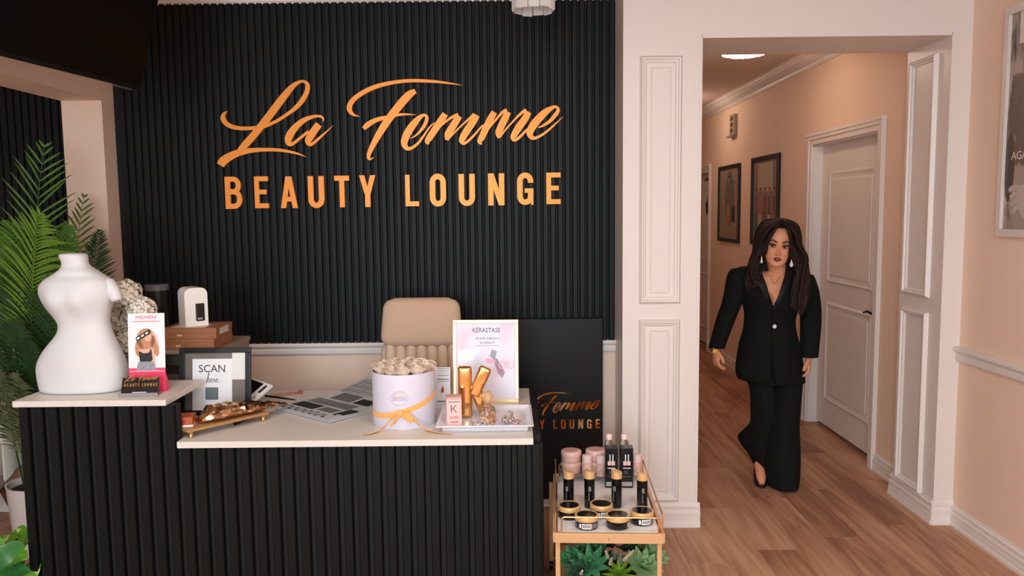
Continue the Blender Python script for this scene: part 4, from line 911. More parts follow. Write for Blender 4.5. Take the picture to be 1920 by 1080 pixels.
# ------------------------------------------------------------------ gold bar cart
M_cart = mat('brushed_gold_paint', (216, 168, 122), .4, .1); M_rod = mat('gold_rod', (226, 170, 120), .25, .7)
TZc = .43
ct = thing('gold_bar_cart', 'small gold trolley with white top beside the reception desk', 'cart', (.352, 3.103, 0), math.radians(-3))
CW_, CD_ = .197, .328
MB().box(-CW_+.012, CW_-.012, -CD_+.01, CD_-.01, TZc-.012, TZc-.0005).build('top_panel', mat('white_marble_top', (246, 240, 238), .2, var=.02, scale=6), ct)
MB().box(-CW_, CW_, -CD_-.006, -CD_+.010, TZc-.032, TZc+.004, .002).build('front_rail', M_cart, ct); MB().box(-CW_, CW_, CD_-.010, CD_+.006, TZc-.032, TZc+.004, .002).build('rear_rail', M_cart, ct)
for s in (-1, 1): MB().box(s*CW_-.006, s*CW_+.006, -CD_, CD_, TZc-.032, TZc+.004, .002).build('side_rail', M_cart, ct)
for sx_ in (-1, 1):
    for sy_ in (-1, 1):
        o = MB().box(-.0085, .0085, -.0085, .0085, .04, TZc-.03, .002).build('leg', M_cart, ct); o.location = (sx_*(CW_-.012+(.028 if sy_ > 0 and sx_ < 0 else 0)), sy_*(CD_-.02), 0)
        o = MB().lathe([(.018, -.008), (.02, 0), (.018, .008)], n=14, M=Matrix.Rotation(PI/2, 4, 'Y')).build('caster', M_black, ct, True); o.location = (sx_*(CW_-.012+(.028 if sy_ > 0 and sx_ < 0 else 0)), sy_*(CD_-.02), .0205)
for x in (-CW_+.012, 0, CW_-.004): MB().lathe([(.0005, -.003), (.003, -.002), (.0035, 0)], n=10, M=T(x, -CD_-.006, TZc-.016) @ Matrix.Rotation(PI/2, 4, 'X')).build('rivet', M_paper, ct)
MB().box(-CW_+.01, CW_-.01, -CD_+.01, CD_-.01, .095, .107, .002).build('lower_shelf', M_cart, ct)
def rod(pts, name='guard_rail', r=.0032): 
    P = [Vector(p) for p in pts]; out = [P[0]]
    for i in range(1, len(P)-1):
        a, b, c = P[i-1], P[i], P[i+1]; rr_ = .014; p0 = b+(a-b).normalized()*rr_; p1 = b+(c-b).normalized()*rr_
        for k in range(5): t = k/4; out.append(p0*(1-t)**2+b*2*t*(1-t)+p1*t*t)
    out.append(P[-1]); MB().tube(out, r, 8).build(name, M_rod, ct, True)
for s in (-1, 1):
    xx = s*(CW_-.004); rod([(xx, -CD_+.008, TZc), (xx, -CD_+.008, TZc+.075), (xx, CD_-.01, TZc+.075), (xx, CD_-.01, TZc)])
rod([(-CW_+.026, -CD_+.004, TZc), (-CW_+.026, -CD_+.004, TZc+.062), (CW_-.018, -CD_+.004, TZc+.062), (CW_-.018, -CD_+.004, TZc)])
rod([(-CW_+.02, CD_-.004, TZc), (-CW_+.02, CD_-.004, TZc+.05), (CW_-.02, CD_-.004, TZc+.05), (CW_-.02, CD_-.004, TZc)])
rod([(-CW_+.02, CD_-.02, .33), (CW_-.02, CD_-.02, .33)], 'rear_crossbar')
TT = TZc+.0002
M_bj = mat('black_gloss_jar', (14, 13, 13), .15); M_gc = mat('gold_cap', (232, 184, 124), .38, .2); M_lbl = mat('white_label', (232, 228, 226), .5); M_glb = mat('grey_label', (120, 120, 122), .5)
def curved(m, r, a0, a1, z0, z1, n=8): m.loft([[(r*math.sin(a), -r*math.cos(a), z0), (r*math.sin(a), -r*math.cos(a), z1)] for a in [a0+(a1-a0)*k/n for k in range(n+1)]], caps=False, closed=False); return m
def make_jar():
    t = thing('hair_mask_jar', 'x', 'jar')
    MB().lathe([(.0, 0), (.038, 0), (.0425, .004), (.0425, .03), (.0, .03)], n=36).build('jar_body', M_bj, t, True, 50)
    MB().lathe([(.0435, .030), (.0445, .032), (.0445, .046), (.0425, .0485), (.0375, .0485), (.0370, .0465), (.0, .0465)], n=36).build('gold_lid', M_gc, t, True, 50)
    MB().lathe([(.0, .0467), (.0365, .0467), (.0362, .0478), (.0, .0480)], n=36).build('black_lid_disc', M_bj, t, True, 50)
    l = curved(MB(), .0428, -.35, .5, .006, .026).build('white_label', M_lbl, t, fix=False)
    for k in range(5): curved(MB(), .0431, -.25+.14*k, -.18+.14*k, .010, .022, 2).build('label_print', M_ink, l, fix=False)
    curved(MB(), .0428, .55, 1.3, .007, .025).build('grey_label', M_glb, t, fix=False)
    curved(MB(), .0429, -.62, -.42, .008, .024, 2).build('white_mark', M_lbl, t, fix=False)
    return t
j0 = make_jar()
jars = (('left one of the two nearest the front rail', 1102, 996, -.15), ('right one of the two nearest the front rail', 1161, 996, 1.5), ('far left jar beside the left guard rail', 1069, 977, 1.2), ('rearmost, between the second and third slim bottles', 1130, 974, .2), ('far right jar beside the right guard rail', 1207, 988, .2))
for i, (lb, px, py, rz) in enumerate(jars):
    o = j0 if i == 0 else copy_tree(j0); q = onz(px, py, TZc); o.location = (q.x, q.y+.043, TT); o.rotation_euler = (0, 0, rz); tag(o, 'black gold-rimmed jar, '+lb, 'jar', 'black hair mask jars on the cart')
def make_bottle():
    t = thing('slim_bottle', 'x', 'bottle')
    MB().lathe([(.0, 0), (.019, 0), (.021, .003), (.021, .118), (.0, .118)], n=28).build('bottle_body', M_bj, t, True, 50)
    pr = []
    for z, sl in ((.119, 0), (.146, 1)): pr.append([(.0215*math.cos(a), .0215*math.sin(a), z-sl*.006*math.cos(a)) for a in [2*PI*k/28 for k in range(28)]])
    MB().loft(pr).build('gold_cap', M_gc, t, True, 50)
    m = curved(MB(), .0213, -.7, -.2, .07, .09, 3); m.build('printed_mark', M_glb, t, fix=False); curved(MB(), .0213, -.65, -.5, .03, .065, 2).build('printed_line', M_glb, t, fix=False)
    return t
b0 = make_bottle()
for i, (lb, px, rz) in enumerate((('first from the left in the row of four', 1067, 0), ('second from the left in the row of four', 1106, .4), ('third, in front of the black cartons', 1157, -.1), ('fourth from the left, nearest the right guard rail', 1205, .5))):
    o = b0 if i == 0 else copy_tree(b0); q = onz(px, 953 if i < 3 else 957, TZc); o.location = (q.x, q.y+.015, TT); o.rotation_euler = (0, 0, rz); tag(o, 'slim black bottle with slanted gold cap, '+lb, 'bottle', 'slim black bottles on the cart')
def make_carton():
    t = thing('serum_carton', 'x', 'box')
    MB().box(-.0265, .0265, -.0265, .0265, 0, .172, .0012).build('carton', mat('black_glossy_card', (22, 20, 21), .25), t)
    for s in (-1, 1): MB().box(s*.006-.0022, s*.006+.0022, -.0272, -.0266, .115, .145).build('printed_dropper', M_lbl, t); MB().box(s*.008-.0075, s*.008+.0068, -.0272, -.0266, .098, .116).build('printed_flask', mat('blush_print', (236, 200, 186), .4) if 'blush_print' not in bpy.data.materials else bpy.data.materials['blush_print'], t)
    MB().box(-.016, .016, -.0272, -.0266, .084, .088).build('lettering', M_lbl, t)
    m = MB(); m.box(-.009, -.007, -.0272, -.0266, .058, .078); m.prism([(-.007, .067), (.006, .078), (.008, .078), (-.004, .067)], 'y', -.0272, -.0266); m.prism([(-.005, .069), (-.003, .070), (.009, .058), (.006, .058)], 'y', -.0272, -.0266); m.build('printed_letter', M_glb, t)
    MB().box(-.018, .018, -.0272, -.0266, .048, .0495).build('lettering', M_glb, t); MB().box(-.022, .022, -.0272, -.0266, .008, .026, .0002).build('silver_band', mat('silver_grey_print', (168, 166, 168), .3) if 'silver_grey_print' not in bpy.data.materials else bpy.data.materials['silver_grey_print'], t)
    return t
c0 = make_carton()
for i, (px, lb) in enumerate(((1147, 'left one of the pair'), (1176, 'right one of the pair'))):
    o = c0 if i == 0 else copy_tree(c0); q = onz(px, 915, TZc); o.location = (q.x, q.y+.027, TT); o.rotation_euler = (0, 0, -.05); tag(o, 'tall black serum carton on the cart, '+lb, 'box', 'black cartons on the cart')
M_pj = mat('blush_pink_plastic', (238, 190, 178), .35); M_pj2 = mat('pale_blush_plastic', (246, 214, 206), .4)
ar = thing('acrylic_riser', 'low clear acrylic riser across the rear of the cart top', 'riser', (.365, 3.375, TT), math.radians(-3))
MB().box(-.175, .175, -.055, .045, .026, .030, .0008).build('riser_top', M_acr, ar)
for s in (-1, 1): MB().box(s*.173-.002, s*.173+.002, -.055, .045, 0, .026).build('riser_side', M_acr, ar)
RZ = .0302
def pinkjar(name, lb, px, py, z, grp='pink pots on the cart'):
    q = onz(px, py, TT+RZ); t = thing(name, lb, 'jar', (q.x, q.y, TT+RZ+z), 0, grp)
    MB().lathe([(.0, 0), (.040, 0), (.043, .003), (.043, .024), (.0, .024)], n=32).build('pot_body', M_pj2 if 0 else M_pj, t, True, 50); MB().lathe([(.0, .0245), (.044, .0245), (.045, .027), (.045, .044), (.042, .0475), (.0, .0475)], n=32).build('pot_lid', M_pj, t, True, 50); MB().lathe([(.0, .0476), (.03, .0476), (.0, .0482)], n=28).build('lid_emblem', mat('deeper_blush', (222, 164, 150), .4) if 'deeper_blush' not in bpy.data.materials else bpy.data.materials['deeper_blush'], t, True)
    return t
pinkjar('pink_pot', 'lower pink pot of the stack of two at the left rear of the cart', 1071, 884, 0); pinkjar('pink_pot', 'upper pink pot of the stack of two at the left rear of the cart', 1071, 884, .0485)
pinkjar('pink_pot', 'lower pink pot of the stack standing behind the small pink bottles', 1117, 882, 0); pinkjar('pink_pot', 'upper pink pot of the stack standing behind the small pink bottles', 1117, 882, .0485)
for px, py, lb in ((1101, 890, 'between the two stacks of pink pots'), (1127, 891, 'partly hidden by the left black carton'), (1193, 889, 'at the right rear beside the guard rail')):
    q = onz(px, py, TT+RZ); t = thing('pink_bottle', 'small pale pink bottle '+lb, 'bottle', (q.x, q.y, TT+RZ), 0, 'small pink bottles on the cart')
    MB().lathe([(.0, 0), (.021, 0), (.0225, .003), (.0225, .055), (.0, .055)], n=26).build('bottle_body', M_pj, t, True, 50); MB().lathe([(.0, .0555), (.021, .0555), (.0215, .057), (.0215, .086), (.019, .088), (.0, .088)], n=26).build('bottle_cap', M_pj2, t, True, 50)
    for k in range(5): curved(MB(), .0227, -.8+.35*k, -.65+.35*k, .012+.008*(k % 3), .018+.008*(k % 3), 2).build('printed_speck', M_tp, t, fix=False)
for px, lb in ((1142, 'behind the left black carton'), (1170, 'behind the right black carton')):
    q = onz(px, 884, TT+RZ); t = thing('white_capped_bottle', 'tall white-capped pump bottle standing '+lb, 'bottle', (q.x, q.y, TT+RZ), 0, 'white-capped bottles behind the cartons')
    MB().lathe([(.0, 0), (.018, 0), (.02, .003), (.02, .13), (.012, .145), (.0, .145)], n=24).build('bottle_body', M_acr, t, True, 50); MB().lathe([(.0, .1455), (.0135, .1455), (.0135, .165), (.011, .169), (.0, .169)], n=22).build('cap', M_pj2, t, True, 50)

# succulents on the lower shelf
su = thing('succulent_arrangement', 'bowl of mixed artificial succulents on the lower shelf of the gold trolley', 'plant', (.36, 2.99, .1075))
MB().lathe([(.0, 0), (.09, 0), (.125, .10), (.118, .10), (.085, .012), (.0, .012)], n=32).build('bowl', mat('grey_ceramic', (150, 140, 136), .5), su, True, 50)
MB().lathe([(.0, .085), (.118, .085)], n=24).build('moss', mat('dark_moss', (46, 58, 36), .9, bump=1, scale=90), su) if 0 else MB().lathe([(.0005, .093), (.06, .095), (.117, .086), (.117, .082), (.0005, .082)], n=24).build('moss', mat('dark_moss', (46, 58, 36), .9), su)
G = [mat('succulent_green', (84, 152, 104), .45, var=.2, scale=25), mat('succulent_pale', (146, 182, 128), .5, var=.15, scale=25), mat('succulent_dark', (58, 92, 72), .5), mat('succulent_lime', (112, 150, 40), .45), mat('cream_flower', (222, 216, 180), .6), mat('dusty_green', (132, 150, 134), .6), mat('pink_tip', (214, 168, 150), .5)]
def leafp(m, base, d, up, ln, wd, bend=.3, pt=1.0, th=.003):
    d = Vector(d).normalized(); up = Vector(up).normalized(); sd = d.cross(up).normalized(); up = sd.cross(d); n = 6; rings = []
    for i in range(n+1):
        t = i/n; w_ = wd*(math.sin(PI*min(1, t**.8*.92+.06)))**.9*(1 if t < .95 else .3)/1; w_ = max(w_, wd*.04); p = Vector(base)+d*ln*t+up*bend*ln*t*t
        rings.append([p-sd*w_/2+up*th*1.2, p-up*th*(1-t), p+sd*w_/2+up*th*1.2, p+up*th*.6])
    m.loft(rings); return m
def rosette(c, ax, R_, n, mat_, wd, name='rosette', layers=4):
    ax = Vector(ax).normalized(); u = ax.orthogonal().normalized(); v = ax.cross(u); m = MB(); k = 0
    for L_ in range(layers):
        el = math.radians(12+L_*19); nn_ = max(4, n-L_*2); ln = R_*(1-.17*L_)
        for i in range(nn_):
            a = 2*PI*(i+.5*(L_ % 2))/nn_+L_*.3; r = u*math.cos(a)+v*math.sin(a); d = r*math.cos(el)+ax*math.sin(el); leafp(m, Vector(c)+ax*.004*L_, d, ax, ln, wd*(1-.1*L_), .18)
    m.build(name, mat_, su, True, 50)
def sup(px, py, y): return at(px, py, y)-su.location
rosette(sup(1108, 1062, 2.93), (-.15, -.5, .85), .088, 9, G[0], .034); rosette(sup(1204, 1066, 2.95), (.25, -.45, .85), .085, 11, G[1], .040, layers=5); rosette(sup(1118, 1030, 3.04), (-.1, -.3, .95), .05, 8, G[0], .03)
rosette(sup(1175, 1030, 3.06), (.1, -.2, .97), .06, 9, G[2], .028); rosette(sup(1195, 1030, 3.06), (.3, -.2, .95), .05, 9, mat('succulent_olive', (110, 124, 62), .5), .022); rosette(sup(1060+25, 1074, 2.90), (-.4, -.4, .85), .06, 8, G[2], .028); rosette(sup(1160, 1078, 2.90), (0, -.5, .85), .075, 10, G[3], .016, layers=3); rosette(sup(1135, 1048, 3.0), (0, -.3, .95), .045, 8, G[2], .02)
for p0, p1, mt, r in (((1168, 1056, 2.95), (1189, 1035, 2.93), G[4], .011), ((1140, 1052, 2.97), (1136, 1037, 2.96), G[4], .011), ((1150, 1054, 2.97), (1155, 1037, 2.96), G[5], .012), ((1166, 1062, 2.93), (1163, 1042, 2.93), G[5], .010), ((1143, 1064, 2.93), (1147, 1050, 2.93), G[4], .009), ((1088, 1082, 2.9), (1092, 1074, 2.9), G[4], .009)):
    a, b = sup(p0[0], p0[1]-4, p0[2]-.05), sup(p1[0], p1[1]-4, p1[2]-.06); m = MB(); d = (b-a); dn = d.normalized(); u = dn.orthogonal().normalized(); v = dn.cross(u)
    for k in range(8):
        for q in range(6):
            aa = 2*PI*q/6+k*.5; rad = u*math.cos(aa)+v*math.sin(aa); leafp(m, a+d*k/8, rad*.8+dn*.6, dn, r*(1.15-.6*k/8), r*.5, .1, th=.001)
    m.build('flower_spike', mt, su, True, 50)
rosette(sup(1072, 1052, 2.98), (-.4, -.3, .9), .07, 9, G[0], .028); rosette(sup(1228, 1048, 3.0), (.4, -.3, .9), .06, 9, G[1], .03); rosette(sup(1140, 1022, 3.1), (0, -.2, 1), .06, 9, G[2], .028); rosette(sup(1095, 1040, 3.05), (-.2, -.2, .95), .06, 8, G[0], .032); rosette(sup(1212, 1030, 3.06), (.3, -.2, .95), .055, 9, G[1], .03)
rosette(sup(1160, 1021, 3.05), (0, -.4, .9), .022, 5, G[6], .016, 'pink_bud', 3)

# ------------------------------------------------------------------ left side: palm, armchair, pothos
M_leaf = mat('palm_green', (74, 112, 40), .42, var=.25, scale=8); M_leafd = mat('palm_dark_green', (40, 72, 36), .45, var=.25, scale=8); M_leafp = mat('palm_dusty_green', (100, 108, 72), .5, var=.25, scale=8); M_leafl = mat('palm_lime_green', (100, 134, 42), .4, var=.2, scale=8)
pp = thing('potted_palm', 'tall potted areca palm behind the left end of the desk', 'plant', (-2.29, 3.70, 0))
MB().lathe([(.0, 0), (.115, 0), (.122, .01), (.142, .325), (.146, .335), (.138, .335), (.135, .30), (.0, .30)], n=40).build('planter', mat('white_ceramic_planter', (226, 214, 206), .4), pp, True, 50)
MB().lathe([(.0005, .302), (.06, .306), (.134, .302), (.134, .298), (.0005, .298)], n=24).build('soil', mat('dark_soil', (34, 26, 22), .95), pp)
PO = Vector(pp.location)
def frond(p_base, p_mid, p_tip, nl, llen, mt, start=.25, droop=.35, spread=1.0, upv=(0, 0, 1), name='frond'):
    a, b, c = [Vector(p)-PO for p in (p_base, p_mid, p_tip)]; m = MB(); path = []
    for i in range(25): t = i/24; path.append(a*(1-t)**2+b*2*t*(1-t)+c*t*t)
    m.tube(path, [.0045*(1-.8*i/24) for i in range(25)], 6)
    nl = int(nl*1.75)
    for i in range(nl):
        t = start+(1-start)*(i+.5)/nl; p = a*(1-t)**2+b*2*t*(1-t)+c*t*t; d = (2*(1-t)*(b-a)+2*t*(c-b)).normalized()
        sd = d.cross(Vector((0, -1, .25))).normalized(); prof = math.sin(PI*min(1, (t-start)/(1-start)*.80+.16))
        for s in (-1, 1):
            ln = llen*prof*random.uniform(.88, 1.1); dr = (sd*s*spread+d*(.55+.8*t)).normalized(); wdir = d.cross(dr).cross(dr).normalized(); wd = .0058; P = []
            jit = Vector((random.uniform(-.1, .1), random.uniform(-.25, .25), random.uniform(-.08, .08)))
            for k in range(6):
                q = k/5; P.append((p+(dr+jit*.6)*ln*q+Vector((0, 0, -1))*droop*ln*q*q, wd*math.sin(PI*min(1, q*.85+.12))))
            up = dr.cross(wdir); rings = [[pt-wdir*w_, pt+up*w_*.35, pt+wdir*w_] for pt, w_ in P]
            m.loft(rings, caps=False, closed=False)
    m.build(name, mt, pp, True, 60, fix=False)
pb_ = lambda dx, dy: PO+Vector((dx, dy, .30))
frond(pb_(0, .02), at(40, 560, 3.72), at(84, 268, 3.68), 10, .235, M_leaf, .55, .06, 1.15)
frond(pb_(.03, .03), at(118, 620, 3.85), at(158, 364, 3.95), 13, .18, M_leaf, .45, .15)
frond(pb_(0, -.02), at(44, 560, 3.50), at(76, 400, 3.25), 22, .29, M_leafl, .40, .25)
frond(pb_(-.02, -.02), at(52, 560, 3.55), at(20, 418, 3.35), 20, .27, M_leaf, .40, .35)
frond(pb_(.02, .0), at(92, 640, 3.5), at(128, 424, 3.45), 26, .24, M_leaf, .40, .3)
frond(pb_(.04, .03), at(150, 660, 3.75), at(186, 432, 3.95), 24, .17, M_leafd, .45, .2)
frond(pb_(-.04, 0), at(30, 660, 3.6), at(14, 500, 3.4), 26, .24, M_leafd, .35, .3)
frond(pb_(.02, -.03), at(98, 700, 3.5), at(96, 520, 3.35), 26, .24, M_leafd, .35, .3)
frond(pb_(-.03, -.04), at(20, 720, 3.5), at(34, 600, 3.35), 24, .22, M_leafd, .3, .3)
frond(pb_(-.05, -.04), at(10, 760, 3.55), at(-10, 640, 3.4), 24, .22, M_leafd, .3, .4)
frond(pb_(.01, -.04), at(66, 760, 3.45), at(60, 640, 3.25), 24, .22, M_leafd, .3, .4)
frond(pb_(-.03, -.05), at(34, 800, 3.5), at(-4, 690, 3.3), 22, .20, M_leafp, .3, .5)
frond(pb_(.0, -.05), at(60, 790, 3.45), at(30, 700, 3.3), 22, .22, M_leafp, .3, .5)
frond(pb_(-.01, .05), at(40, 700, 3.85), at(26, 470, 3.95), 24, .26, M_leafd, .35, .3)
frond(pb_(.03, .05), at(110, 720, 3.85), at(120, 500, 3.95), 24, .26, M_leafd, .35, .3)
frond(pb_(-.02, .03), at(20, 600, 3.8), at(-20, 430, 3.7), 24, .26, M_leaf, .40, .3)
# armchair in the bay
M_bo = mat('cream_boucle', (206, 192, 176), .95, bump=1, scale=160); M_tan = mat('taupe_velvet', (168, 140, 118), .8, sheen=.4, bump=.2, scale=200)
ac = thing('cream_armchair', 'taupe tub armchair draped with a cream throw beyond the potted palm', 'armchair', (-2.80, 3.825, 0), math.radians(8))
m = MB(); rings = []
for j in range(9):
    t = j/8; z = .20+.24*t; r = .30*math.sqrt(max(.1, 1-(1-t)**2.2*.75)); rings.append([(r*math.cos(a), r*.95*math.sin(a), z) for a in [2*PI*k/32 for k in range(32)]])
m.loft(rings).build('seat_shell', M_tan, ac, True, 60)
m = MB(); rings = []
for k in range(25):
    a = -.55+(PI+1.1)*k/24; c, s = math.cos(a), math.sin(a); ztop = .60+.14*max(0, math.sin(a)); rings.append([(r*c, r*s*.95, z) for r, z in ((.30, .34), (.335, .36), (.35, .5), (.345, ztop-.02), (.32, ztop), (.29, ztop-.02), (.27, .46))])
m.loft(rings).build('wrap_back', M_bo, ac, True, 60)
MB().lathe([(.0005, .43), (.24, .43), (.27, .45), (.26, .49), (.2, .505), (.0005, .51)], n=32).build('seat_cushion', M_bo, ac, True, 60)
rings = []
for k in range(13):
    a = -.5+1.1*k/12; c, s = math.cos(a), math.sin(a); wv = .006*math.sin(k*1.7); rings.append([(r*c, r*s*.95, z) for r, z in ((.262, .47), (.285, .608), (.335, .628), (.364+wv, .58), (.366+wv, .42+wv), (.36+wv, .33+.05*math.sin(k*.5)), (.352+wv, .34+.05*math.sin(k*.5)), (.354, .5), (.33, .615), (.29, .60))])
MB().loft(rings).build('draped_throw', mat('ivory_throw', (222, 214, 200), .9, bump=.8, scale=80), ac, True, 60)
for a in (.5, 2.1, 3.7, 5.3): MB().tube([(.2*math.cos(a), .2*math.sin(a), .22), (.27*math.cos(a), .27*math.sin(a), .0)], [.018, .011], 10).build('leg', mat('walnut_leg', (84, 52, 34), .5) if 'walnut_leg' not in bpy.data.materials else bpy.data.materials['walnut_leg'], ac, True)
# pothos at the lower left
po_ = thing('potted_pothos', 'potted pothos with variegated green leaves at the lower left corner', 'plant', (-2.02, 2.98, 0))
MB().lathe([(.0, 0), (.075, 0), (.1, .16), (.104, .17), (.096, .17), (.09, .145), (.0, .145)], n=32).build('pot', mat('off_white_pot', (220, 210, 200), .5), po_, True, 50)
MB().lathe([(.0005, .147), (.09, .146), (.09, .142), (.0005, .142)], n=20).build('soil', bpy.data.materials['dark_soil'], po_)
M_var = bpy.data.materials.new('variegated_leaf'); M_var.use_nodes = True
def varn():
    nt = M_var.node_tree; b = nt.nodes['Principled BSDF']; N = nt.nodes.new; L = nt.links.new
    tc = N('ShaderNodeTexCoord'); n = N('ShaderNodeTexNoise'); n.inputs['Scale'].default_value = 38; n.inputs['Detail'].default_value = 2
    r = N('ShaderNodeValToRGB'); e = r.color_ramp.elements; e[0].position = .58; e[0].color = srgb(86, 142, 36); e[1].position = .66; e[1].color = srgb(190, 206, 110)
    L(tc.outputs['Object'], n.inputs[0]); L(n.outputs[0], r.inputs[0]); L(r.outputs[0], b.inputs['Base Color']); b.inputs['Roughness'].default_value = .35
varn(); M_pd = mat('deep_pothos_green', (52, 110, 52), .3, var=.15, scale=20)
def heart(tip, base, wd, mt, up=(0, -.4, .9)):
    base = Vector(base)-Vector(po_.location); tip = Vector(tip)-Vector(po_.location); d = tip-base; ln = d.length; d.normalize(); sd = d.cross(Vector(up)).normalized(); u = sd.cross(d); m = MB(); rings = []
    for i in range(11):
        t = i/10; w_ = wd*(math.sin(PI*t**.62)**.8)*.5+.0005; p = base+d*ln*t+u*.10*ln*math.sin(PI*t*.8); rings.append([p-sd*w_+u*w_*.35, p-sd*w_*.5+u*w_*.1, p, p+sd*w_*.5+u*w_*.1, p+sd*w_+u*w_*.35])
    m.loft(rings, caps=False, closed=False).build('leaf', mt, po_, True, 60, fix=False)
    s0 = Vector((random.uniform(-.03, .03), random.uniform(-.03, .03), .145)); MB().tube(cat([tuple(s0), tuple((s0+base)/2+Vector((0, 0, .04))), tuple(base)], 5), .003, 6).build('leaf_stem', M_stem, po_, True)
for (bx_, by_, tx, ty, Y, wd, mt) in ((10, 1016, 58, 1022, 3.02, .13, M_var), (-25, 1060, 40, 1010, 3.02, .13, M_var), (20, 1055, 54, 1050, 2.83, .11, M_var), (-10, 1030, 36, 1085, 2.84, .15, M_pd), (36, 1064, 60, 1100, 2.86, .12, M_var), (0, 1090, 60, 1075, 2.8, .10, M_pd), (-40, 1020, -10, 1070, 2.9, .14, M_var), (-30, 1100, 20, 1110, 2.8, .13, M_pd), (45, 1030, 10, 1012, 3.08, .11, M_var)):
    heart(at(tx, ty, Y), at(bx_, by_, Y+.02), wd, mt)

# ------------------------------------------------------------------ the woman walking out of the corridor
pw_ = thing('person', 'woman in black pinstripe trouser suit with long dark hair walking in the corridor', 'person', (1.53, 4.50, 0))
PW = Vector(pw_.location)
M_skin = mat('warm_skin', (222, 152, 116), .5, sss=.15); M_suit = mat('black_pinstripe_wool', (17, 18, 19), .85, bump=.3, scale=300, spec=.2)
M_hair = mat('dark_brown_hair', (34, 18, 16), .6, spec=.25, bump=.6, scale=70, var=.35, stretch=(5, 5, .5)); M_lip = mat('mauve_lipstick', (136, 70, 66), .35); M_lash = mat('black_lash', (22, 14, 14), .5); M_shadow = mat('plum_eye_shadow', (132, 82, 84), .5)
def wp_(px, py, Y): return at(px, py, Y)-PW
def epipe(m, secs, n=28, fold=0, caps=True, p=1.0, seed=0):   # horizontal elliptical sections (px,py,Y,halfwidth,halfdepth)
    rings = []
    for i, (px, py, Y, a, b) in enumerate(secs):
        c = wp_(px, py, Y); ring = []
        for k in range(n):
            t = 2*PI*k/n; f = 1+fold*math.sin(7*t+seed+i*.05)+fold*.6*math.sin(12*t+2*seed)
            ring.append((c.x+a*f*math.copysign(abs(math.cos(t))**p, math.cos(t)), c.y+b*f*math.sin(t), c.z))
        rings.append(ring)
    return m.loft(rings, caps)
# --- body: one continuous surface (voxel remeshed union of tapered limbs, head, hands with five fingers, feet)
body = MB()
HC = wp_(1458, 460, 4.53); HS = 1.08
HM = Matrix.Translation(HC) @ Matrix.Rotation(math.radians(7), 4, 'Y') @ Matrix.Rotation(math.radians(-13), 4, 'Z') @ Matrix.Rotation(math.radians(4), 4, 'X') @ Matrix.Scale(HS, 4)
hp = [(-.112,.008,-.066,-.04),(-.108,.022,-.080,-.03),(-.100,.034,-.088,-.015),(-.085,.047,-.090,.0),(-.065,.057,-.089,.03),(-.04,.064,-.087,.06),(-.01,.069,-.085,.08),(.02,.071,-.087,.09),(.05,.070,-.086,.092),(.08,.060,-.074,.08),(.10,.042,-.05,.06),(.114,.012,-.01,.02)]
hpp = cat([tuple(x) for x in hp], 5); rings = []
def gs(x, z, cx, cz, sx, sz): return math.exp(-((x-cx)/sx)**2-((z-cz)/sz)**2)
for z, w_, yf, yb in hpp:
    ring = []; cy = (yf+yb)/2; hd = (yb-yf)/2
    for k in range(64):
        t = 2*PI*k/64; x = w_*math.copysign(abs(math.cos(t))**.9, math.cos(t)); y = cy+hd*math.sin(t)
        if math.sin(t) < 0:
            y += .009*(gs(x, z, .030, .002, .016, .012)+gs(x, z, -.030, .002, .016, .012))
            y -= .022*gs(x, z, 0, -.036, .0095, .012)+.012*gs(x, z, 0, -.016, .0065, .022)+.008*(gs(x, z, .011, -.040, .006, .006)+gs(x, z, -.011, -.040, .006, .006))
            y -= .008*gs(x, z, 0, -.064, .019, .008)+.004*gs(x, z, 0, -.098, .016, .012)+.004*gs(x, z, 0, .026, .045, .010)
            y -= .004*(gs(x, z, .042, -.03, .016, .016)+gs(x, z, -.042, -.03, .016, .016)); y += .005*gs(x, z, 0, -.079, .016, .005)
        ring.append(tuple(HM @ Vector((x, y, z))))
    rings.append(ring)
body.loft(rings)
for s in (-1, 1):
    body.lathe([(.0005, -.030), (.012, -.022), (.015, 0), (.016, .018), (.010, .030), (.0005, .032)], n=12, M=HM @ T(s*.071, .005, -.008) @ Matrix.Diagonal((.45, 1, 1, 1)))
nk = HM @ Vector((0, .012, -.075))
body.tube([tuple(nk), tuple((nk+wp_(1459, 512, 4.57))/2), tuple(wp_(1459, 512, 4.57)), tuple(wp_(1456, 524, 4.58))], [.052, .049, .052, .065], 24)
epipe(body, [(1455, 508, 4.59, .07, .05), (1452, 517, 4.59, .15, .07), (1450, 532, 4.59, .175, .085), (1449, 552, 4.59, .155, .098), (1447, 572, 4.59, .14, .100), (1444, 598, 4.60, .118, .082), (1443, 630, 4.60, .15, .095), (1445, 665, 4.60, .17, .105), (1448, 690, 4.60, .165, .10), (1449, 704, 4.60, .10, .07)], 40)
for s, (px, py) in ((-1, (1434, 560)), (1, (1466, 561))):
    c = wp_(px, py, 4.515); body.lathe([(.0005, -.045), (.03, -.035), (.048, -.01), (.048, .01), (.034, .035), (.0005, .048)], tuple(c), 20)
AL = [wp_(1391, 517, 4.60), wp_(1375, 556, 4.60), wp_(1361, 597, 4.60), wp_(1350, 630, 4.56), wp_(1342, 656, 4.53)]
AR = [wp_(1509, 530, 4.60), wp_(1517, 566, 4.61), wp_(1519, 606, 4.61), wp_(1519, 640, 4.57), wp_(1517, 670, 4.54)]
for A_ in (AL, AR): body.tube([tuple(p) for p in A_], [.052, .044, .036, .032, .024], 18)
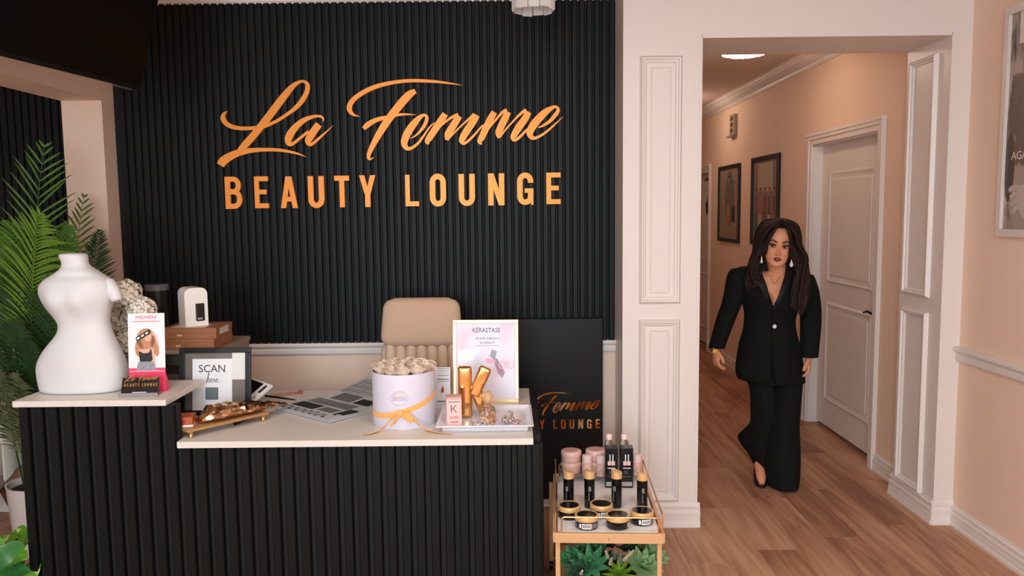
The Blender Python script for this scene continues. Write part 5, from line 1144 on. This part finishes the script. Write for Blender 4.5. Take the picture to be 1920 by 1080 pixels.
def hand(W, d, s, n):     # W wrist, d along the hand, s towards the thumb, n towards the palm side
    d, s, n = [Vector(v).normalized() for v in (d, s, n)]
    def P(a, b, c): return tuple(W+(d*a+s*b+n*c)*.86)
    rings = []
    for t, hw, hd in ((-.015, .022, .018), (.01, .026, .017), (.035, .036, .016), (.065, .040, .015), (.085, .038, .013), (.092, .030, .009)):
        rings.append([P(t, hw*math.cos(a), hd*math.sin(a)) for a in [2*PI*k/18 for k in range(18)]])
    body.loft(rings)
    for off, L_, cr in ((.030, .066, .9), (.0105, .074, 1.0), (-.0095, .069, 1.1), (-.029, .054, 1.2)):
        l1, l2, l3 = L_*.45, L_*.32, L_*.25; a = .62*cr; pts = [(.075, off*.9, 0), (.088, off, .002)]; cx, cn = .088, .002
        for L2, da in ((l1, .0), (l2, .75*cr), (l3, .65*cr)): a += da; cx += L2*math.cos(a); cn += L2*math.sin(a); pts.append((cx, off*(1.05), cn))
        body.tube(cat([P(*p) for p in pts], 4), [.0088-.0028*i/16 for i in range(17)], 10)
    body.tube(cat([P(.012, .018, .004), P(.035, .040, .012), (P(.060, .050, .022)), P(.084, .046, .030)], 4), [.013, .0128, .012, .0118, .0115, .011, .0106, .0103, .010, .0096, .009, .0082, .0070], 10)
    return P
PLf = hand(AL[-1], (.02, -.10, -1), (.30, -1, 0), (1, .35, -.1)); PRt = hand(AR[-1], (-.06, -.10, -1), (-.45, -1, 0), (-1, .45, -.1))
LR = [wp_(1476, 690, 4.60), wp_(1476, 740, 4.56), wp_(1474, 795, 4.50), wp_(1471, 845, 4.50), wp_(1468, 892, 4.49)]
LL = [wp_(1425, 690, 4.60), wp_(1430, 740, 4.57), wp_(1430, 790, 4.54), wp_(1428, 835, 4.58), wp_(1424, 872, 4.545)]
for L_ in (LR, LL): body.tube([tuple(p) for p in L_], [.070, .056, .044, .038, .026], 20)
def foot(A_, toe, heel_z):
    A_ = Vector(A_); toe = Vector(toe); d = toe-A_; hl = A_+Vector((-d.x*.25, -d.y*.25, 0)); hl.z = heel_z
    body.tube([tuple(A_+Vector((0, 0, .01))), tuple(A_*.65+toe*.35+Vector((0, 0, .004))), tuple(A_*.3+toe*.7), tuple(toe)], [.032, .030, .027, .014], 16)
    body.tube([tuple(A_), tuple(hl)], [.028, .022], 14)
TR = wp_(1462, 908, 4.39); TR.z = .022; TL = wp_(1429, 903, 4.43); TL.z = .022
foot(LR[-1], TR, .055); foot(LL[-1], TL, max(.05, LL[-1].z-.05))
tmp = body.build('body_raw', M_skin, None, False)
tmp.modifiers.new('r', 'REMESH').mode = 'VOXEL'; tmp.modifiers['r'].voxel_size = .0034; tmp.modifiers['r'].use_smooth_shade = True
sm2 = tmp.modifiers.new('s', 'SMOOTH'); sm2.factor = .5; sm2.iterations = 2
dg = bpy.context.evaluated_depsgraph_get(); me = bpy.data.meshes.new_from_object(tmp.evaluated_get(dg)); me.name = 'body'
bpy.data.objects.remove(tmp)
if not me.materials: me.materials.append(M_skin)
me.shade_smooth(); mesh_obj('body', me, None, pw_)
# --- face
def hobj(m, name, mt, sm=True): return m.build(name, mt, pw_, sm, 60)
def hpt(x, y, z): return tuple(HM @ Vector((x, y, z)))
def hrib(pts, th=.0022):   # ribbon on the face: points (x, y, z, width)
    m = MB(); P = cat(pts, 5); rings = []
    for x, y, z, w_ in P: rings.append([hpt(x, y, z-w_/2), hpt(x, y-th, z), hpt(x, y, z+w_/2), hpt(x, y+th, z)])
    return m.loft(rings)
M_eye = mat('eye_white', (176, 158, 150), .3); M_iris = mat('dark_iris', (38, 22, 16), .15)
for s in (-1, 1):
    hobj(MB().lathe([(.0005, -.0062), (.006, -.005), (.0095, 0), (.006, .005), (.0005, .0062)], n=16, M=HM @ T(s*.030, -.0805, .001) @ Matrix.Diagonal((1.35, .75, .95, 1))), 'eye', M_eye)
    hobj(MB().lathe([(.0005, -.0058), (.0052, -.0025), (.0052, .0025), (.0005, .0058)], n=14, M=HM @ T(s*.030-.0025, -.0865, .001)), 'iris', M_iris)
    hrib_ = hrib([(s*.014, -.0895, .001, .0022), (s*.022, -.0905, .0060, .0050), (s*.031, -.0895, .0075, .0062), (s*.041, -.0850, .0060, .0060), (s*.052, -.0760, .0085, .0022)]); hobj(hrib_, 'eyelashes', M_lash)
    hobj(hrib([(s*.016, -.0880, -.003, .001), (s*.030, -.0880, -.0065, .0018), (s*.043, -.0805, -.001, .0022)], .001), 'lower_lashes', M_lash)
    hobj(hrib([(s*.016, -.0900, .008, .002), (s*.028, -.0895, .0135, .006), (s*.040, -.0850, .0130, .006), (s*.051, -.0760, .0115, .002)], .0012), 'eyelid', M_shadow)
    hobj(hrib([(s*.012, -.0935, .0225, .006), (s*.024, -.0925, .0275, .0075), (s*.038, -.0880, .0305, .0062), (s*.052, -.0780, .0240, .0022)], .0020), 'eyebrow', M_lash)
hobj(hrib([(-.021, -.0890, -.0640, .002), (-.012, -.0960, -.0600, .0065), (-.004, -.0990, -.0585, .0080), (0, -.0985, -.0592, .0065), (.004, -.0990, -.0585, .0080), (.012, -.0960, -.0600, .0065), (.021, -.0890, -.0640, .002)], .003), 'upper_lip', M_lip)
hobj(hrib([(-.020, -.0890, -.0655, .002), (-.010, -.0965, -.0705, .0085), (0, -.0985, -.0720, .0100), (.010, -.0965, -.0705, .0085), (.020, -.0890, -.0655, .002)], .0035), 'lower_lip', M_lip)
hobj(hrib([(-.019, -.0930, -.0645, .001), (0, -.1010, -.0650, .0014), (.019, -.0930, -.0645, .001)], .0018), 'lip_line', M_lash)
# --- hair
hm_ = MB(); rings = []
for j in range(15):
    ph = PI*.5*(j/14)**.9; ring = []
    for k in range(48):
        t = 2*PI*k/48; q = math.cos(ph); X = .094*q*math.cos(t); Yc = .012+.102*q*math.sin(t); Z = .035+.108*math.sin(ph)-.002*math.exp(-(X/.01)**2)*(1 if math.sin(t) < 0.3 else 0)
        ring.append(hpt(X, Yc, Z))
    rings.append(ring)
rs = [hm_._v(r) for r in rings]
for j in range(14):
    for k in range(48):
        t = 2*PI*(k+.5)/48; front = math.sin(t) < -.25 and abs(math.cos(t)) < .8
        if front and j < 5: continue
        hm_.b.faces.new((rs[j][k], rs[j][(k+1) % 48], rs[j+1][(k+1) % 48], rs[j+1][k]))
hm_.b.faces.new(rs[14])
# back curtain of hair
rings = []
for j, (z, w_, yb) in enumerate(((.07, .088, .075), (.03, .100, .09), (-.02, .106, .088), (-.07, .112, .08), (-.12, .116, .07), (-.17, .12, .075), (-.22, .115, .08), (-.26, .09, .085))):
    rings.append([hpt(w_*math.cos(a), -.01+(yb+.01)*math.sin(a), z) for a in [PI*k/24 for k in range(25)]]+[hpt(w_*.86*math.cos(a), -.0+(yb*.6)*math.sin(a), z) for a in [PI*k/24 for k in range(24, -1, -1)]])
hm_.loft(rings)
rnd = random.Random(3)
def strand(pts, r):
    ph_ = rnd.uniform(0, 6); pts = [p if j < 4 else (p[0]+.007*math.sin(j*1.9+ph_), p[1], p[2]) for j, p in enumerate(pts)]
    P = cat(pts, 5); n = len(P); hm_.tube([hpt(*p) for p in P], [r*HS*(.45+.55*math.sin(PI*min(1, .12+i/(n-1)*.8)))*(1 if i < n-3 else (n-i)/4) for i in range(n)], 7)
for s in (-1, 1):
    wide = 1.28 if s > 0 else 1.0; lng = -.30 if s > 0 else -.215
    for i in range(46):
        u = i/45; y0 = -.078+.13*u; o_ = rnd.uniform(-.008, .008); out = (.090+.030*rnd.random())*wide
        yf = -.070+.12*u+rnd.uniform(-.01, .01); xx = s
        strand([(xx*.004+.002, y0*.85+.01, .130+.008*math.sin(PI*u)), (xx*(.030+.004*u), y0*.95-.012*(1-u), .122-.010*(1-u)+rnd.uniform(0, .010)), (xx*(.070+.018*u), yf-.014*(1-u), .078+.025*u+o_), (xx*(.090+.022*u+.006*(wide-1)), yf, .025+o_), (xx*(out*.92), yf+.012, -.045), (xx*out, yf+.008, -.11+o_), (xx*(out+rnd.uniform(-.01, .02)*wide), yf-.012, -.17), (xx*(out+rnd.uniform(-.02, .03)*wide), yf-.02, lng+.05*rnd.random()), (xx*(out+rnd.uniform(-.035, .02)), yf-.022, lng-.03+.07*rnd.random())], .0125)
    for i in range(16):   # front locks curtaining the face and falling over the shoulders
        o_ = rnd.uniform(-.006, .006); v = i/15
        strand([(s*.003, -.070, .122), (s*.024, -.094+.004*v, .108-.006*v), (s*(.046+.008*v), -.094+.008*v, .062), (s*(.060+.014*v), -.080+.014*v, .015+o_), (s*(.068+.026*v), -.062, -.04), (s*(.086+.03*v)*wide, -.046, -.10), (s*(.090+.045*v+o_)*wide, -.062, -.165), (s*(.082+.055*v)*wide, -.078, lng+.02), (s*(.076+.05*v+o_)*wide, -.078, lng-.04*v-.01)], .010)
hm_.build('hair', M_hair, pw_, True, 60, fix=False)
# --- blazer
ML = MB(); TS = [(1454, 497, 4.585, .070, .060), (1452, 501, 4.59, .118, .068), (1449, 506, 4.59, .185, .080), (1448, 513, 4.59, .222, .092), (1448, 525, 4.59, .228, .104), (1447, 540, 4.59, .212, .116), (1447, 556, 4.59, .184, .126), (1446, 572, 4.59, .166, .124), (1444, 588, 4.595, .150, .112), (1443, 604, 4.60, .148, .106), (1443, 622, 4.60, .156, .112), (1443, 645, 4.60, .176, .124), (1443, 670, 4.60, .190, .134), (1443, 690, 4.60, .198, .140), (1444, 703, 4.60, .200, .142), (1446, 712, 4.60, .196, .138)]
VB = wp_(1449, 575, 4.47)
def vhalf(z): return max(0, (z-VB.z)/(wp_(1449, 500, 4.5).z-VB.z))**.85*.078
SS = cat([tuple(float(v) for v in s) for s in TS], 4); NB = 80; vr = []
for px, py, Y, a, b in SS:
    c = wp_(px, py, Y); row = []; zc = c.z; xc = VB.x+(zc-VB.z)*.06; vh = vhalf(zc) if zc > VB.z else max(0, (py-668)/40)*.016
    if zc <= VB.z: xc = VB.x+.004
    ang = lambda q: math.acos(min(1, max(-1, math.copysign(abs(q)**(1/.92), q))))
    t0 = -ang((xc+vh-c.x)/a); t1 = PI+ang((c.x-(xc-vh))/a)
    for k in range(NB+1):
        t = t0+(t1-t0)*k/NB; X = a*math.copysign(abs(math.cos(t))**.92, math.cos(t)); Yy = b*math.sin(t)*(1+.02*math.sin(9*t)*(1 if py > 630 else 0))
        z = c.z-(.022*X/.2 if py < 560 else .010*X/.2)
        if math.sin(t) < 0: Yy -= .018*math.exp(-((abs(X)-.062)/.04)**2-((py-562)/16)**2)
        row.append((c.x+X, c.y+Yy, z))
    vr.append((py, c.x, row))
ML.loft([r for _, _, r in vr], caps=False, closed=False)
for sec, fr_ in ((((1392, 504, 4.595, .060, .064), (1388, 512, 4.60, .070, .072), (1383, 530, 4.60, .070, .068), (1374, 562, 4.60, .060, .060), (1362, 595, 4.595, .056, .054), (1354, 618, 4.58, .052, .052), (1347, 640, 4.56, .048, .050), (1344, 652, 4.545, .046, .048)), .03), (((1506, 515, 4.595, .054, .064), (1506, 524, 4.60, .068, .072), (1512, 545, 4.60, .070, .068), (1519, 575, 4.61, .062, .060), (1520, 605, 4.605, .060, .056), (1519, 630, 4.59, .057, .054), (1518, 650, 4.57, .054, .052), (1517, 669, 4.555, .052, .050)), .03)):
    epipe(ML, cat([tuple(float(v) for v in s) for s in sec], 4), 28, fold=.012, seed=sec[0][0])
ja = ML.build('blazer', M_suit, pw_, True, 70); so = ja.modifiers.new('s', 'SOLIDIFY'); so.thickness = .005; so.offset = -1
for s in (-1, 1):   # lapels
    m = MB(); e_ = []
    for q in range(10):
        t = q/9; z = VB.z-.012+(wp_(1449, 503, 4.5).z-VB.z+.012)*t; xc = VB.x+(z-VB.z)*.06; inner = xc+s*max(.001, vhalf(z))*1.0; wl_ = .012+.062*t*(1 if t < .72 else .72-(t-.72)*1.3)
        yb = lambda x: -PW.y+4.59-.118*math.sqrt(max(.05, 1-((x-VB.x)/.22)**2))-.012*math.exp(-((abs(x-VB.x)-.062)/.04)**2)*(1 if .1 < t < .7 else .5)-.006+(.045*max(0, t-.55)/.45)
        e_.append([(inner, yb(inner), z), ((inner+s*wl_*.5), yb(inner+s*wl_*.5)-.004, z+.004*t), (inner+s*wl_, yb(inner+s*wl_), z+.02*t), (inner+s*wl_, yb(inner+s*wl_)+.004, z+.02*t), (inner, yb(inner)+.004, z)])
    m.loft(e_).build('lapel', mat('black_satin_lapel', (20, 20, 22), .6, spec=.3) if s < 0 else bpy.data.materials['black_satin_lapel'], pw_, True, 60)
bt_ = wp_(1452, 612, 4.485); M_btn = mat('pearl_button', (236, 236, 232), .2)
MB().lathe([(.0005, -.004), (.009, -.004), (.012, 0), (.009, .004), (.0005, .004)], n=18, M=Matrix.Translation(bt_+Vector((0, -.004, 0))) @ Matrix.Rotation(PI/2, 4, 'X')).build('blazer_button', M_btn, pw_, True)
# --- trousers
tm = MB()
epipe(tm, [(1444, 636, 4.60, .145, .096), (1445, 655, 4.60, .165, .104), (1447, 676, 4.60, .17, .11), (1449, 700, 4.60, .165, .112), (1450, 716, 4.595, .155, .11)], 40)
epipe(tm, cat([(1477., 696., 4.60, .088, .100), (1476., 730., 4.57, .084, .100), (1473., 765., 4.53, .083, .098), (1469., 800., 4.51, .088, .10), (1467., 835., 4.50, .098, .105), (1466., 870., 4.48, .102, .112), (1467., 895., 4.46, .094, .115), (1468., 909., 4.445, .084, .112)], 5), 44, fold=.022, seed=1.3)
epipe(tm, cat([(1420., 696., 4.60, .078, .095), (1430., 730., 4.58, .074, .092), (1434., 765., 4.56, .080, .092), (1434., 795., 4.56, .084, .095), (1430., 815., 4.58, .092, .105), (1427., 835., 4.60, .096, .12), (1430., 855., 4.60, .078, .12), (1437., 872., 4.58, .072, .11)], 5), 44, fold=.022, seed=2.1)
epipe(tm, cat([(1418., 795., 4.60, .028, .06), (1404., 812., 4.63, .034, .08), (1398., 822., 4.64, .040, .09), (1403., 836., 4.64, .036, .085), (1412., 850., 4.63, .030, .08), (1422., 862., 4.60, .028, .07)], 4), 28, fold=.02, seed=.4)
tm.build('trousers', M_suit, pw_, True, 70)
# --- shoes, jewellery
M_shoe = mat('black_suede_pump', (14, 13, 14), .6)
def shoe(A_, toe, hz):
    A_ = Vector(A_); toe = Vector(toe); d = (toe-A_); d.z = 0; dn = d.normalized(); sd = Vector((-dn.y, dn.x, 0)); m = MB(); heel = A_-dn*.045; heel.z = hz; rings = []
    for t, hw, top in ((-.0, .024, .05), (.15, .031, .038), (.4, .034, .018), (.65, .038, .028), (.85, .032, .030), (1.0, .014, .018), (1.06, .003, .008)):
        c = heel+(toe+Vector((0, 0, -.019))-heel)*t; c.z = max(hz*max(0, 1-t)**1.6+max(0, toe.z-.021), .001); rings.append([tuple(c+sd*hw*math.cos(a)+Vector((0, 0, max(0, math.sin(a))*top+.004*(math.sin(a) > 0)))) for a in [2*PI*k/16 for k in range(16)]])
    m.loft(rings); m.tube([tuple(heel+dn*.012+Vector((0, 0, .004))), tuple(Vector((heel.x, heel.y, .0)))], [.014, .0065], 10); m.build('pump_shoe', M_shoe, pw_, True, 60)
shoe(LR[-1], TR, .052); shoe(LL[-1], TL, .07)
M_pearl = mat('pearl_drop', (238, 232, 226), .15); M_ej = mat('gold_jewellery', (222, 178, 110), .25, .9)
for px, py, k in ((1428, 489, .8), (1484, 494, 1.15)):
    c = wp_(px, py, 4.455 if px > 1460 else 4.45)
    o = MB().lathe([(.0005, -.019*k), (.007*k, -.014*k), (.0095*k, -.006*k), (.006*k, .004*k), (.0012, .014*k)], tuple(c), 14).build('earring', M_pearl, pw_, True)
    MB().lathe([(.0005, -.006), (.006, 0), (.0005, .006)], tuple(c+Vector((0, 0, .030*k))), 12).tube([tuple(c+Vector((0, 0, .012*k))), tuple(c+Vector((0, 0, .03*k)))], .0022, 6).build('ear_stud', M_ej, o, True)
wc = AL[-1]; dd = (AL[-1]-AL[-2]).normalized()
MB().lathe([(.028, -.006), (.031, -.003), (.031, .003), (.028, .006)], n=24, caps=False, M=Matrix.Translation(wc+dd*.004) @ dd.to_track_quat('Z', 'Y').to_matrix().to_4x4()).lathe([(.0005, 0), (.014, 0), (.014, .006), (.0005, .007)], n=18, M=Matrix.Translation(wc+dd*.004+Vector((-.012, -.030, 0))) @ Matrix.Rotation(PI/2, 4, 'X')).build('wrist_watch', M_ej, pw_, True)
MB().tube([tuple(wp_(1443, 515, 4.50)), tuple(wp_(1452, 533, 4.475)), tuple(wp_(1463, 518, 4.50))], .0014, 6).build('necklace', M_ej, pw_, True)
M_nail = mat('white_nail', (236, 226, 222), .3)
for P_, n_s in ((PLf, 1), (PRt, 1)):
    for off, a, c in ((.030, .125, .044), (.0105, .130, .050)):
        q = Vector(P_(a, off, c)); MB().lathe([(.0005, -.004), (.0045, 0), (.0005, .006)], tuple(q), 8).build('fingernail', M_nail, pw_, True)
